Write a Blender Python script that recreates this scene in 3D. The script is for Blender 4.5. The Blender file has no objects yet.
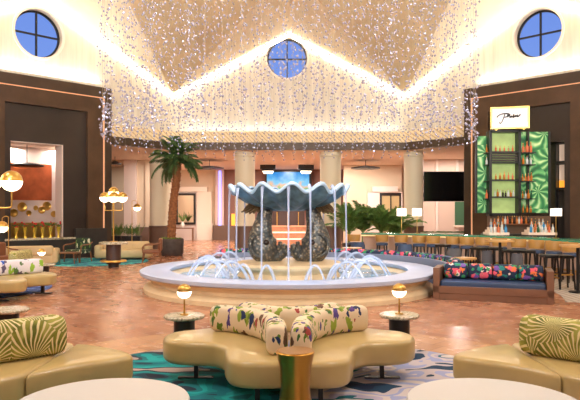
import bpy, bmesh, math, random
from math import sin, cos, pi, radians, atan2, sqrt, hypot
from mathutils import Vector, Matrix
random.seed(7)
sc = bpy.context.scene
COL = sc.collection
CAMZ, F, PX, HY = 1.65, 600.0, 289.0, 213.0
def G(px, py, z):                      # a point of known height, measured off the photograph
    Y = F*(CAMZ-z)/(py-HY); return ((px-PX)*Y/F, Y, z)
def XA(px, Y): return (px-PX)*Y/F
def ZA(py, Y): return CAMZ+(HY-py)*Y/F

# ------------------------------------------------------------------ materials
def lin(c):
    r = []
    for v in c:
        v /= 255.0
        r.append(v/12.92 if v <= .04045 else ((v+.055)/1.055)**2.4)
    return (*r, 1)
MATS = {}
def mat(name, col, rough=.5, metal=0, emit=0, emcol=None, trans=0, alpha=1, noise=0, nscale=5, bump=0, bscale=30, spec=.5, sheen=0, coat=0):
    m = bpy.data.materials.new(name); m.use_nodes = True
    nt = m.node_tree; b = nt.nodes['Principled BSDF']
    c = lin(col)
    b.inputs['Base Color'].default_value = c
    b.inputs['Roughness'].default_value = rough
    b.inputs['Metallic'].default_value = metal
    b.inputs['Specular IOR Level'].default_value = spec
    b.inputs['Coat Weight'].default_value = coat
    if emit:
        b.inputs['Emission Color'].default_value = lin(emcol or col); b.inputs['Emission Strength'].default_value = emit
    b.inputs['Transmission Weight'].default_value = trans
    b.inputs['Alpha'].default_value = alpha
    if noise or bump:
        tc = nt.nodes.new('ShaderNodeTexCoord')
    if noise:
        n = nt.nodes.new('ShaderNodeTexNoise'); n.inputs['Scale'].default_value = nscale; n.inputs['Detail'].default_value = 5
        nt.links.new(tc.outputs['Object'], n.inputs['Vector'])
        r = nt.nodes.new('ShaderNodeValToRGB')
        r.color_ramp.elements[0].position = .3; r.color_ramp.elements[1].position = .7
        r.color_ramp.elements[0].color = tuple(max(0, v*(1-noise)) for v in c[:3])+(1,)
        r.color_ramp.elements[1].color = tuple(min(1, v*(1+noise)) for v in c[:3])+(1,)
        nt.links.new(n.outputs['Fac'], r.inputs['Fac']); nt.links.new(r.outputs['Color'], b.inputs['Base Color'])
    if bump:
        n = nt.nodes.new('ShaderNodeTexNoise'); n.inputs['Scale'].default_value = bscale
        nt.links.new(tc.outputs['Object'], n.inputs['Vector'])
        bp = nt.nodes.new('ShaderNodeBump'); bp.inputs['Strength'].default_value = bump
        nt.links.new(n.outputs['Fac'], bp.inputs['Height']); nt.links.new(bp.outputs['Normal'], b.inputs['Normal'])
    MATS[name] = m
    return m
class NT:
    def __init__(s, m): s.m = m; s.t = m.node_tree; s.b = s.t.nodes['Principled BSDF']
    def n(s, typ, **kw):
        o = s.t.nodes.new('ShaderNode'+typ)
        for k, v in kw.items():
            if k.startswith('i_'): 
                key = k[2:].replace('_', ' ')
                o.inputs[key].default_value = v
            else: setattr(o, k, v)
        return o
    def l(s, a, b): s.t.links.new(a, b)
    def ramp(s, stops, interp='CONSTANT'):
        r = s.t.nodes.new('ShaderNodeValToRGB'); r.color_ramp.interpolation = interp
        e = r.color_ramp.elements
        while len(e) > 1: e.remove(e[-1])
        e[0].position = stops[0][0]; e[0].color = lin(stops[0][1])
        for p, c in stops[1:]:
            x = e.new(p); x.color = lin(c)
        return r
    def math(s, op, a, b=None, c=None):
        o = s.t.nodes.new('ShaderNodeMath'); o.operation = op
        for i, v in enumerate((a, b, c)):
            if v is None: continue
            if isinstance(v, (int, float)): o.inputs[i].default_value = v
            else: s.l(v, o.inputs[i])
        return o.outputs[0]
    def mix(s, fac, a, b):
        o = s.t.nodes.new('ShaderNodeMix'); o.data_type = 'RGBA'
        if isinstance(fac, (int, float)): o.inputs[0].default_value = fac
        else: s.l(fac, o.inputs[0])
        for i, v in ((6, a), (7, b)):
            if isinstance(v, tuple): o.inputs[i].default_value = lin(v)
            else: s.l(v, o.inputs[i])
        return o.outputs[2]

wallm = mat('cream_wall', (236,222,196), .8)
t = NT(wallm); tc = t.n('TexCoord'); mp = t.n('Mapping'); mp.inputs['Scale'].default_value = (9,9,.35)
t.l(tc.outputs['Object'], mp.inputs[0]); nn = t.n('TexNoise', i_Scale=1.0, i_Detail=3.0); t.l(mp.outputs[0], nn.inputs['Vector'])
r = t.ramp([(.3,(206,196,176)),(.7,(226,217,199))], 'LINEAR'); t.l(nn.outputs['Fac'], r.inputs[0]); t.l(r.outputs[0], t.b.inputs['Base Color'])
hatch = mat('hatched_frieze', (225,196,150), .7)
t = NT(hatch); tc = t.n('TexCoord'); mp = t.n('Mapping'); mp.inputs['Rotation'].default_value = (0, radians(45), 0)
t.l(tc.outputs['Object'], mp.inputs[0]); w = t.n('TexWave', i_Scale=2.6); t.l(mp.outputs[0], w.inputs['Vector'])
r = t.ramp([(0,(206,176,130)),(.5,(240,220,182))], 'LINEAR'); t.l(w.outputs['Fac'], r.inputs[0]); t.l(r.outputs[0], t.b.inputs['Base Color'])
dormer = mat('dormer_pale_tan', (240,224,194), .8, noise=.06, nscale=2)  # paler tone than the roof planes between the dormers
roofm = mat('roof_tan', (214,190,150), .85, noise=.1, nscale=1.2)
soffit = mat('pink_soffit', (230,214,198), .8)
pink = mat('pink_plaster', (218,192,176), .75)
pinkl = mat('pale_pink_plaster', (230,212,202), .7)
tan = mat('tan_plaster', (216,194,168), .75)
white_trim = mat('white_trim_paint', (240,224,206), .6)
redbrown = mat('red_brown_panel', (130,90,78), .6)
dado = mat('brown_dado', (108,84,70), .5)
creamcol = mat('cream_column_paint', (226,216,188), .55)
dark_trim = mat('dark_bronze_trim', (74,58,44), .45, metal=.3, noise=.15, nscale=2)
bronze = mat('bronze_cladding', (88,66,48), .42, metal=.35, noise=.25, nscale=1.5)
darkpanel = mat('dark_brown_panel', (52,42,36), .35, noise=.2, nscale=1)
darkstone = mat('dark_stone', (48,46,44), .35, noise=.3, nscale=3)
black = mat('black_metal', (22,20,20), .4)
blackw = mat('black_wood', (34,27,24), .4)
brass = mat('polished_brass', (214,172,92), .34, metal=1)
brassd = mat('aged_brass', (190,138,60), .28, metal=1)
gold = mat('gold_leaf', (226,190,104), .35, metal=.7)
glow = mat('lamp_glow', (255,236,200), .4, emit=5, emcol=(255,232,196))
shadeglow = mat('shade_glow', (255,244,226), .5, emit=1.6, emcol=(255,240,220))
coveglow = mat('cove_glow', (255,240,214), .5, emit=16, emcol=(255,240,218))
edgeglow = mat('edge_glow', (220,160,120), .5, emit=.45, emcol=(255,190,140))
blueglow = mat('lilac_led_glow', (150,150,255), .5, emit=1.6, emcol=(150,150,255))
leather = mat('tan_leather', (190,165,108), .3, noise=.05, nscale=6, bump=.08, bscale=60, coat=.15)
sofafab = mat('beige_upholstery', (200,174,128), .6, noise=.05)
brownleath = mat('brown_leather', (128,78,48), .5)
wood = mat('walnut_wood', (126,78,44), .45, noise=.2, nscale=12)
benchw = mat('bronze_bench_frame', (122,84,62), .4, noise=.08, nscale=4)
benchd = mat('dark_plinth', (58,42,34), .5)
navy = mat('navy_leather', (40,60,92), .45)
banq = mat('grey_blue_banquette', (132,140,158), .6)
stooltan = mat('tan_barrel_leather', (180,134,66), .5, noise=.12)
blueseat = mat('slate_blue_fabric', (64,82,112), .7)
greychair = mat('grey_fabric', (84,84,88), .7)
white_top = mat('white_solid_surface', (206,203,200), .3)
green_top = mat('green_glass_counter', (60,140,112), .12, noise=.2, nscale=2)
barface = mat('bar_front_panel', (206,180,164), .5)
teal_glow = mat('screen_black', (8,8,10), .15)
silver = mat('crystal_bead', (176,174,192), .25, metal=.4)
cord = mat('bead_cord', (150,132,106), .8)
glassm = mat('window_glass', (235,242,255), .02, trans=1, spec=.5)
glassm.node_tree.nodes['Principled BSDF'].inputs['IOR'].default_value = 1.02
trunkm = mat('palm_trunk_bark', (142,90,54), .9, noise=.35, nscale=14, bump=.8, bscale=20)
frondm = mat('palm_frond_green', (80,108,60), .6, noise=.3, nscale=4)
frondl = mat('light_frond_green', (96,130,58), .6, noise=.3, nscale=4)
greenleaf = mat('bright_leaf', (110,150,40), .6)
soil = mat('soil', (52,38,28), .95)
potm = mat('charcoal_pot', (70,58,52), .75, noise=.35, nscale=6)
stone = mat('cream_limestone', (226,200,158), .5, noise=.1, nscale=3, bump=.12, bscale=25)
rimstone = mat('rim_stone_cool_lit', (178,186,204), .38, noise=.04, nscale=3)  # cool light on the cream stone put into this bluish rim colour
mirror = mat('mirror_glass', (225,215,200), .05, metal=1)
white_pot = mat('white_ceramic', (236,232,224), .3)
red = mat('red_petals', (200,40,30), .6)
yellowglass = mat('yellow_gilt_vase', (222,186,70), .25, metal=.5)
bottlem = [mat('amber_glass', (190,110,40), .15), mat('clear_glass', (205,210,205), .12), mat('green_bottle_glass', (40,90,60), .12), mat('blue_bottle_glass', (60,140,190), .12), mat('copper_bottle', (210,110,70), .2), mat('dark_bottle_glass', (40,26,20), .15)]
BN = ['amber', 'clear', 'green', 'blue', 'copper coloured', 'dark']

# terracotta floor
floorm = mat('terracotta_tiles', (178,110,76), .2)
t = NT(floorm); tc = t.n('TexCoord'); mp = t.n('Mapping'); mp.inputs['Rotation'].default_value = (0,0,radians(45))
t.l(tc.outputs['Object'], mp.inputs[0])
br = t.n('TexBrick', offset=.5, i_Scale=1.0); br.inputs['Brick Width'].default_value = .44; br.inputs['Row Height'].default_value = .22
br.inputs['Mortar Size'].default_value = .008; br.inputs['Bias'].default_value = -.1
br.inputs['Color1'].default_value = lin((196,138,100)); br.inputs['Color2'].default_value = lin((148,90,62)); br.inputs['Mortar'].default_value = lin((206,164,132))
t.l(mp.outputs[0], br.inputs['Vector'])
ns = t.n('TexNoise', i_Scale=.55, i_Detail=4.0); t.l(tc.outputs['Object'], ns.inputs['Vector'])
rr = t.ramp([(.35,(150,94,68)),(.65,(190,134,100))], 'LINEAR'); t.l(ns.outputs['Fac'], rr.inputs[0])
c1 = t.mix(.28, br.outputs['Color'], rr.outputs[0])
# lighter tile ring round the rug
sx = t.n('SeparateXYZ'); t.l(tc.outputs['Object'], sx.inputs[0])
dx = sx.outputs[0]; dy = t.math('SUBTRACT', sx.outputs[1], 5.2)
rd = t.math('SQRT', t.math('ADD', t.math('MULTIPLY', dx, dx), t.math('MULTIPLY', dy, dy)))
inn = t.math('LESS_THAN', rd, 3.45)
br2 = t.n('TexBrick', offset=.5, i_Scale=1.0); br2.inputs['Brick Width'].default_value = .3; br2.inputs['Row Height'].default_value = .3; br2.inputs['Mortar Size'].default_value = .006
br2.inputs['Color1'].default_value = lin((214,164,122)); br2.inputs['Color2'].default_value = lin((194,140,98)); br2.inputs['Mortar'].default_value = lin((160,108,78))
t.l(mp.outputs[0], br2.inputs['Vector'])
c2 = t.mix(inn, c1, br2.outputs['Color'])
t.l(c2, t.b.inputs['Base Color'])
rn = t.n('TexNoise', i_Scale=3.0, i_Detail=3.0); t.l(tc.outputs['Object'], rn.inputs['Vector'])
t.l(t.math('MULTIPLY_ADD', rn.outputs['Fac'], .3, .1), t.b.inputs['Roughness'])
bp = t.n('Bump', i_Strength=.06, i_Distance=.01); t.l(rn.outputs['Fac'], bp.inputs['Height']); t.l(bp.outputs['Normal'], t.b.inputs['Normal'])

def floral(name, base, cols, scale=9, stretch=(1,1,.45), thr=.33, seed=0):
    m = mat(name, base, .75); t = NT(m); tc = t.n('TexCoord')
    prev = base
    for k, (cc, sc_, th, keep, rot) in enumerate(cols):
        mp = t.n('Mapping'); mp.inputs['Rotation'].default_value = rot; mp.inputs['Scale'].default_value = stretch; mp.inputs['Location'].default_value = (seed+k*3.1, k*1.7, k*2.3)
        t.l(tc.outputs['Object'], mp.inputs[0])
        nz = t.n('TexNoise', i_Scale=9.0, i_Detail=3.0); t.l(mp.outputs[0], nz.inputs['Vector'])
        mx = t.n('Mix', data_type='RGBA'); mx.inputs[0].default_value = .16; t.l(mp.outputs[0], mx.inputs[6]); t.l(nz.outputs['Color'], mx.inputs[7])
        v = t.n('TexVoronoi', i_Scale=sc_); t.l(mx.outputs[2], v.inputs['Vector'])
        s = t.n('SeparateColor'); t.l(v.outputs['Color'], s.inputs[0])
        on = t.math('MULTIPLY', t.math('LESS_THAN', v.outputs['Distance'], th), t.math('LESS_THAN', s.outputs[0], keep))
        prev = t.mix(on, prev, cc)
    t.l(prev, t.b.inputs['Base Color'])
    return m
floral_cream = floral('cream_botanical_fabric', (236,216,184), [
    ((150,170,60), 10, .36, .75, (0,.5,0)), ((104,130,40), 14, .34, .6, (0,-.6,0)), ((104,74,52), 9, .36, .42, (.3,.9,0)),
    ((88,66,140), 13, .36, .25, (0,.2,.4)), ((30,50,96), 10, .28, .18, (0,.1,0)), ((168,70,64), 12, .26, .16, (.5,0,0)), ((60,110,50), 15, .28, .3, (0,1.1,0))], stretch=(1,1,.5))
floral_white = floral('white_botanical_fabric', (228,222,226), [
    ((150,190,60), 7, .4, .5, (0,.5,0)), ((90,120,60), 9, .34, .3, (0,-.7,0)), ((96,84,112), 8, .34, .3, (0,1,0)), ((52,96,190), 6, .3, .2, (0,0,0))], stretch=(1,1,.6))
floral_dark = floral('dark_tropical_fabric', (26,40,66), [
    ((40,130,120), 8, .42, .5, (0,.6,0)), ((232,90,110), 7, .42, .38, (.3,.1,0)), ((240,214,200), 11, .34, .32, (0,.9,0)),
    ((232,120,60), 10, .36, .3, (.8,0,0)), ((120,80,160), 8, .4, .25, (0,.3,.8)), ((60,150,90), 11, .4, .35, (0,-.8,0))], stretch=(1,1,1))
leaffab = floral('green_leaf_chair_fabric', (40,60,40), [((220,214,180), 10, .36, .6, (0,.8,0)), ((110,140,60), 12, .36, .5, (0,-.5,0))], stretch=(1,1,.5))

def palmfab(name, sy=.6):
    m = mat(name, (232,214,160), .75); t = NT(m); tc = t.n('TexCoord')
    prev = t.mix(0.0, (236,218,168), (236,218,168))
    v = t.n('TexVoronoi', i_Scale=3.0); t.l(tc.outputs['Object'], v.inputs['Vector'])
    # fan of leaflets round each cell point: angle within the cell
    sub = t.n('VectorMath', operation='SUBTRACT'); t.l(tc.outputs['Object'], sub.inputs[0]); t.l(v.outputs['Position'], sub.inputs[1])
    s = t.n('SeparateXYZ'); t.l(sub.outputs[0], s.inputs[0])
    hor = t.math('ADD', t.math('MULTIPLY', s.outputs[0], .8), t.math('MULTIPLY', s.outputs[1], sy))
    ang = t.math('ARCTAN2', t.math('ADD', s.outputs[2], .05), hor)
    nw = t.n('TexNoise', i_Scale=5.0); t.l(tc.outputs['Object'], nw.inputs['Vector'])
    wob = t.math('MULTIPLY_ADD', nw.outputs['Fac'], 9, t.math('MULTIPLY', v.outputs['Distance'], 12))
    st = t.math('SINE', t.math('ADD', t.math('MULTIPLY', ang, 32), wob))
    on = t.math('GREATER_THAN', st, -.4)
    nz = t.n('TexNoise', i_Scale=9.0); t.l(tc.outputs['Object'], nz.inputs['Vector'])
    gr = t.ramp([(.3,(92,98,22)),(.5,(132,132,40)),(.65,(170,164,72))], 'LINEAR'); t.l(nz.outputs['Fac'], gr.inputs[0])
    c = t.mix(on, prev, gr.outputs[0])
    t.l(c, t.b.inputs['Base Color'])
    return m
palmcush = palmfab('green_palm_fabric'); palmcush_r = palmfab('green_palm_fabric_mirrored', -.6)

def rugmat(name, pal_a, pal_b, split=None, scale=1.2):
    m = mat(name, (60,120,130), .95); t = NT(m); tc = t.n('TexCoord')
    n1 = t.n('TexNoise', i_Scale=1.5, i_Detail=2.0); t.l(tc.outputs['Object'], n1.inputs['Vector'])
    mx = t.n('Mix', data_type='RGBA'); mx.inputs[0].default_value = .35; t.l(tc.outputs['Object'], mx.inputs[6]); t.l(n1.outputs['Color'], mx.inputs[7])
    mp = t.n('Mapping'); mp.inputs['Rotation'].default_value = (0,0,radians(35)); mp.inputs['Scale'].default_value = (1.1,1.9,1); t.l(mx.outputs[2], mp.inputs[0])
    n2 = t.n('TexNoise', i_Scale=scale*1.5, i_Detail=1.5); t.l(mp.outputs[0], n2.inputs['Vector'])
    k = len(pal_a)
    ra = t.ramp([(0.0 if i == 0 else .36+.30*(i-1)/(k-2), c) for i, c in enumerate(pal_a)]); t.l(n2.outputs['Fac'], ra.inputs[0])
    out = ra.outputs[0]
    if pal_b:
        rb = t.ramp([(0.0 if i == 0 else .36+.30*(i-1)/(k-2), c) for i, c in enumerate(pal_b)]); t.l(n2.outputs['Fac'], rb.inputs[0])
        s = t.n('SeparateXYZ'); t.l(tc.outputs['Object'], s.inputs[0])
        out = t.mix(t.math('GREATER_THAN', t.math('ADD', s.outputs[0], t.math('MULTIPLY', n1.outputs['Fac'], .6)), split), ra.outputs[0], rb.outputs[0])
    t.l(out, t.b.inputs['Base Color']); return m
rug_main = rugmat('teal_swirl_carpet', [(28,34,52),(24,60,76),(0,110,120),(0,136,136),(20,160,160),(10,112,118),(30,44,60),(178,158,150)],
                  [(14,34,66),(20,56,84),(188,178,182),(150,158,196),(200,190,186),(176,168,190),(0,96,110),(206,196,190)], .2)
rug_blue = rugmat('blue_swirl_carpet', [(24,50,100),(60,100,180),(130,150,210),(40,70,140),(30,50,90),(90,130,200)], None, 0, 2)
rug_teal = rugmat('teal_pool_carpet', [(20,90,110),(30,150,160),(90,200,200),(30,130,150),(20,70,110),(60,180,180)], None, 0, 2)
marble = mat('veined_marble', (206,190,164), .2)
t = NT(marble); tc = t.n('TexCoord'); n1 = t.n('TexNoise', i_Scale=6.0, i_Detail=6.0, i_Distortion=2.5); t.l(tc.outputs['Object'], n1.inputs['Vector'])
r = t.ramp([(.3,(96,84,58)),(.42,(176,160,128)),(.5,(226,214,192)),(.58,(150,150,120)),(.7,(232,220,200))], 'LINEAR'); t.l(n1.outputs['Fac'], r.inputs[0]); t.l(r.outputs[0], t.b.inputs['Base Color'])
fishm = mat('green_bronze_sheen', (110,96,72), .3, metal=.55)
t = NT(fishm); tc = t.n('TexCoord'); v = t.n('TexVoronoi', i_Scale=15.0); t.l(tc.outputs['Object'], v.inputs['Vector'])
r = t.ramp([(.0,(124,144,136)),(.25,(150,122,84)),(.5,(66,52,38))], 'LINEAR'); t.l(v.outputs['Distance'], r.inputs[0])
n1 = t.n('TexNoise', i_Scale=3.0, i_Detail=3.0); t.l(tc.outputs['Object'], n1.inputs['Vector'])
c = t.mix(t.math('MULTIPLY', n1.outputs['Fac'], .5), r.outputs[0], (140,156,160)); t.l(c, t.b.inputs['Base Color'])  # bluish sheen painted as random patches over the bronze
bp = t.n('Bump', i_Strength=.7, i_Distance=.03, invert=True); t.l(v.outputs['Distance'], bp.inputs['Height']); t.l(bp.outputs['Normal'], t.b.inputs['Normal'])
shellm = mat('blue_bronze_shell', (84,110,122), .33, metal=.45, noise=.4, nscale=6, bump=.2, bscale=12)
finm = mat('brown_bronze_fin', (104,78,50), .4, metal=.5, noise=.2)
waterm = mat('pool_water', (96,170,200), .08)
t = NT(waterm); tc = t.n('TexCoord'); n1 = t.n('TexNoise', i_Scale=2.2, i_Detail=4.0); t.l(tc.outputs['Object'], n1.inputs['Vector'])
r = t.ramp([(.35,(40,110,130)),(.5,(110,176,206)),(.62,(214,228,244))], 'LINEAR'); t.l(n1.outputs['Fac'], r.inputs[0]); t.l(r.outputs[0], t.b.inputs['Base Color'])
n2 = t.n('TexNoise', i_Scale=9.0); t.l(tc.outputs['Object'], n2.inputs['Vector']); bp = t.n('Bump', i_Strength=.4, i_Distance=.05); t.l(n2.outputs['Fac'], bp.inputs['Height']); t.l(bp.outputs['Normal'], t.b.inputs['Normal'])
jetm = mat('falling_water', (214,226,255), .15, alpha=.42)
jetm2 = mat('arching_water', (220,232,255), .2, alpha=.45)
jungle = mat('jungle_leaf_wallpaper', (60,110,50), .5, emit=0)
t = NT(jungle); tc = t.n('TexCoord'); v = t.n('TexVoronoi', i_Scale=1.25); t.l(tc.outputs['Object'], v.inputs['Vector'])
sub = t.n('VectorMath', operation='SUBTRACT'); t.l(tc.outputs['Object'], sub.inputs[0]); t.l(v.outputs['Position'], sub.inputs[1])
s = t.n('SeparateXYZ'); t.l(sub.outputs[0], s.inputs[0]); ang = t.math('ARCTAN2', s.outputs[2], s.outputs[0])
nj = t.n('TexNoise', i_Scale=1.6, i_Detail=2.0); t.l(tc.outputs['Object'], nj.inputs['Vector'])
st = t.math('SINE', t.math('ADD', t.math('MULTIPLY', ang, 9), t.math('MULTIPLY_ADD', nj.outputs['Fac'], 9, t.math('MULTIPLY', v.outputs['Distance'], 7))))
nj = t.n('TexNoise', i_Scale=2.0); t.l(tc.outputs['Object'], nj.inputs['Vector'])
r = t.ramp([(0,(16,60,34)),(.35,(40,118,66)),(.62,(96,168,100)),(.9,(206,222,170))], 'LINEAR'); t.l(t.math('ADD', t.math('MULTIPLY_ADD', st, .26, .05), t.math('MULTIPLY', nj.outputs['Fac'], .8)), r.inputs[0])
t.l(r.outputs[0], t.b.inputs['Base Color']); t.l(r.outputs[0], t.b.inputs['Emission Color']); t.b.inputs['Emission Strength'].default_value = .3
backlit = mat('backlit_green_glass', (150,170,100), .5, emit=.5, emcol=(168,190,120), noise=.25, nscale=3)
relief = mat('copper_relief_tile', (176,88,48), .4, metal=.2, noise=.25, nscale=3, bump=.9, bscale=9)
carpetg = mat('grey_striped_carpet', (150,136,120), .9)
t = NT(carpetg); tc = t.n('TexCoord'); w = t.n('TexWave', i_Scale=2.2, i_Distortion=2.0); t.l(tc.outputs['Object'], w.inputs['Vector'])
r = t.ramp([(0,(150,134,118)),(.5,(184,172,156))], 'LINEAR'); t.l(w.outputs['Fac'], r.inputs[0]); t.l(r.outputs[0], t.b.inputs['Base Color'])
screenm = mat('lit_screen', (60,150,220), .3)
t = NT(screenm); tc = t.n('TexCoord'); s = t.n('SeparateXYZ'); t.l(tc.outputs['Object'], s.inputs[0])
n1 = t.n('TexNoise', i_Scale=2.4, i_Detail=5.0); t.l(tc.outputs['Object'], n1.inputs['Vector'])
h = t.math('ADD', t.math('MULTIPLY', s.outputs[2], .42), t.math('MULTIPLY_ADD', n1.outputs['Fac'], .5, -.25))
r = t.ramp([(0,(90,60,150)),(.12,(200,110,170)),(.25,(60,120,150)),(.38,(150,190,120)),(.46,(240,190,150)),(.55,(120,200,240)),(.75,(40,150,225)),(1,(20,110,210))], 'LINEAR'); t.l(h, r.inputs[0])
t.l(r.outputs[0], t.b.inputs['Emission Color']); t.b.inputs['Emission Strength'].default_value = 1.0; t.b.inputs['Base Color'].default_value = (0,0,0,1)
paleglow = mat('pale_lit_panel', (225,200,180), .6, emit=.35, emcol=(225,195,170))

# ------------------------------------------------------------------ mesh builder
def catmull(pts, n=6, closed=False):
    pts = [Vector(p) for p in pts]; out = []
    N = len(pts)
    rng = range(N) if closed else range(N-1)
    for i in rng:
        p0 = pts[(i-1) % N] if closed or i > 0 else pts[0]*2-pts[1]
        p1 = pts[i]; p2 = pts[(i+1) % N]
        p3 = pts[(i+2) % N] if closed or i+2 < N else pts[-1]*2-pts[-2]
        for k in range(n):
            t_ = k/n
            out.append(.5*((2*p1)+(p2-p0)*t_+(2*p0-5*p1+4*p2-p3)*t_*t_+(3*p1-p0-3*p2+p3)*t_**3))
    if not closed: out.append(pts[-1])
    return out
class MB:
    def __init__(s): s.v = []; s.f = []
    def add(s, vs, fs):
        o = len(s.v); s.v += [tuple(v) for v in vs]; s.f += [tuple(i+o for i in f) for f in fs]; return s
    def box(s, x0, x1, y0, y1, z0, z1, M=None):
        vs = [(x, y, z) for z in (z0, z1) for x, y in ((x0,y0),(x1,y0),(x1,y1),(x0,y1))]
        if M: vs = [M @ Vector(v) for v in vs]
        return s.add(vs, [(3,2,1,0),(4,5,6,7),(0,1,5,4),(1,2,6,5),(2,3,7,6),(3,0,4,7)])
    def pts8(s, b, tp): return s.add(list(b)+list(tp), [(3,2,1,0),(4,5,6,7),(0,1,5,4),(1,2,6,5),(2,3,7,6),(3,0,4,7)])
    def prism(s, pts, z0, z1):
        n = len(pts)
        return s.add([(p[0],p[1],z0) for p in pts]+[(p[0],p[1],z1) for p in pts],
                     [tuple(range(n-1,-1,-1)), tuple(range(n, 2*n))]+[(i,(i+1)%n,n+(i+1)%n,n+i) for i in range(n)])
    def lathe(s, prof, n=32, c=(0,0,0), sx=1, sy=1, mod=None):
        vs = []; fs = []
        for j, (r_, z) in enumerate(prof):
            for i in range(n):
                a = 2*pi*i/n; rr_ = r_
                if mod: rr_, z2 = mod(a, r_, z)
                else: z2 = z
                vs.append((c[0]+rr_*cos(a)*sx, c[1]+rr_*sin(a)*sy, c[2]+z2))
        m = len(prof)
        for j in range(m-1):
            for i in range(n):
                k = (i+1) % n; fs.append((j*n+i, j*n+k, (j+1)*n+k, (j+1)*n+i))
        if prof[0][0] > 1e-6: fs.append(tuple(range(n-1,-1,-1)))
        if prof[-1][0] > 1e-6: fs.append(tuple((m-1)*n+i for i in range(n)))
        return s.add(vs, fs)
    def ringlathe(s, prof, n=32, c=(0,0,0)):       # closed profile
        vs = []; fs = []; m = len(prof)
        for r_, z in prof:
            for i in range(n):
                a = 2*pi*i/n; vs.append((c[0]+r_*cos(a), c[1]+r_*sin(a), c[2]+z))
        for j in range(m):
            jj = (j+1) % m
            for i in range(n):
                k = (i+1) % n; fs.append((j*n+i, j*n+k, jj*n+k, jj*n+i))
        return s.add(vs, fs)
    def arc(s, c, prof, a0, a1, n):                # closed profile swept through an arc, capped
        vs = []; fs = []; m = len(prof)
        for i in range(n+1):
            a = a0+(a1-a0)*i/n
            for r_, z in prof: vs.append((c[0]+r_*cos(a), c[1]+r_*sin(a), z))
        for i in range(n):
            for j in range(m):
                jj = (j+1) % m; fs.append((i*m+j, i*m+jj, (i+1)*m+jj, (i+1)*m+j))
        fs.append(tuple(range(m-1,-1,-1))); fs.append(tuple(n*m+j for j in range(m)))
        return s.add(vs, fs)
    def sweep(s, path, radii, n=8, up=(0,0,1), flat=1.0, cap=True):
        path = [Vector(p) for p in path]; m = len(path); vs = []; fs = []
        if isinstance(radii, (int, float)): radii = [radii]*m
        prev = None
        for j, p in enumerate(path):
            tg = (path[min(j+1, m-1)]-path[max(j-1, 0)]).normalized()
            if prev is None:
                u = Vector(up); 
                if abs(tg.dot(u)) > .95: u = Vector((1,0,0))
                x = tg.cross(u).normalized()
            else:
                x = (prev-tg*prev.dot(tg)).normalized()
            prev = x; y = x.cross(tg).normalized()
            for i in range(n):
                a = 2*pi*i/n; vs.append(p+x*cos(a)*radii[j]+y*sin(a)*radii[j]*flat)
        for j in range(m-1):
            for i in range(n):
                k = (i+1) % n; fs.append((j*n+i, j*n+k, (j+1)*n+k, (j+1)*n+i))
        if cap: fs.append(tuple(range(n-1,-1,-1))); fs.append(tuple((m-1)*n+i for i in range(n)))
        return s.add(vs, fs)
    def sphere(s, c, r_, n=16, m=10, sz=1, z0=-1, z1=1):
        prof = []
        for j in range(m+1):
            zz = z0+(z1-z0)*j/m
            a0_ = math.asin(max(-1, min(1, z0))); a1_ = math.asin(max(-1, min(1, z1))); a = a0_+(a1_-a0_)*j/m
            prof.append((max(0.0, r_*cos(a)), r_*sin(a)*sz))
        prof = [(q if q > 1e-4 else 1e-5, z) for q, z in prof]
        return s.lathe(prof, n, c)
    def build(s, name, m, parent=None, smooth=True, bevel=0, seg=3, ang=35, loc=None, rz=0):
        me = bpy.data.meshes.new(name); me.from_pydata(s.v, [], s.f); me.update()
        bm = bmesh.new(); bm.from_mesh(me); bmesh.ops.recalc_face_normals(bm, faces=bm.faces); bm.to_mesh(me); bm.free()
        if m: me.materials.append(m)
        o = bpy.data.objects.new(name, me); COL.objects.link(o)
        if parent: o.parent = parent
        if loc: o.location = loc
        if rz: o.rotation_euler.z = rz
        if smooth:
            me.shade_smooth(); me.set_sharp_from_angle(angle=radians(ang))
        if bevel:
            bv = o.modifiers.new('edge', 'BEVEL'); bv.width = bevel; bv.segments = seg; bv.limit_method = 'ANGLE'; bv.angle_limit = radians(40)
            me.shade_smooth(); me.set_sharp_from_angle(angle=radians(180)) if seg > 2 else None
            if seg <= 2: me.set_sharp_from_angle(angle=radians(30))
        return o
LAB = []
def tag(o, label, cat, group=None, kind=None):
    o['label'] = label; o['category'] = cat
    if group: o['group'] = group
    if kind: o['kind'] = kind
    return o
def thing(name, label, cat, loc=(0,0,0), rz=0, group=None):
    o = bpy.data.objects.new(name, None); COL.objects.link(o); o.empty_display_size = .2
    o.location = loc; o.rotation_euler.z = rz
    return tag(o, label, cat, group)
def dup(o, loc=None, rz=None, label=None, parent=None):
    c = o.copy(); COL.objects.link(c)
    if parent: c.parent = parent
    if loc is not None: c.location = loc
    if rz is not None: c.rotation_euler.z = rz
    if label: c['label'] = label
    for ch in list(o.children): dup(ch, parent=c)
    return c
def struct(o): o['kind'] = 'structure'; return o
ORD = ['first','second','third','fourth','fifth','sixth','seventh','eighth','ninth','tenth','eleventh','twelfth','thirteenth','fourteenth','fifteenth','sixteenth','seventeenth','eighteenth','nineteenth','twentieth']

# ------------------------------------------------------------------ room shell
FC = (0.0, 13.4)                 # fountain centre
OC = Vector((0, 12.54, 0))       # atrium centre
ZS, ZC = 4.30, 6.63              # soffit, roof springing at the corners
corn = [(-4.9,25.3),(4.9,25.3),(12.76,17.44),(12.76,7.64),(4.9,-.22),(-4.9,-.22),(-12.76,7.64),(-12.76,17.44)]
corn = [Vector((x,y,0)) for x, y in corn]
apexz = [9.24,9.40,9.3,9.40,9.24,9.40,9.3,9.40]
def side(i):
    a = corn[i]; b = corn[(i+1) % 8]; u = (b-a).normalized(); mid = (a+b)/2
    n = Vector((-u.y, u.x, 0));
    if n.dot(OC-mid) < 0: n = -n
    return a, b, u, mid, n
# floor
fl = MB().box(-27,27,-15,40,-.2,0).build('floor', floorm, smooth=False); struct(fl)
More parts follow.
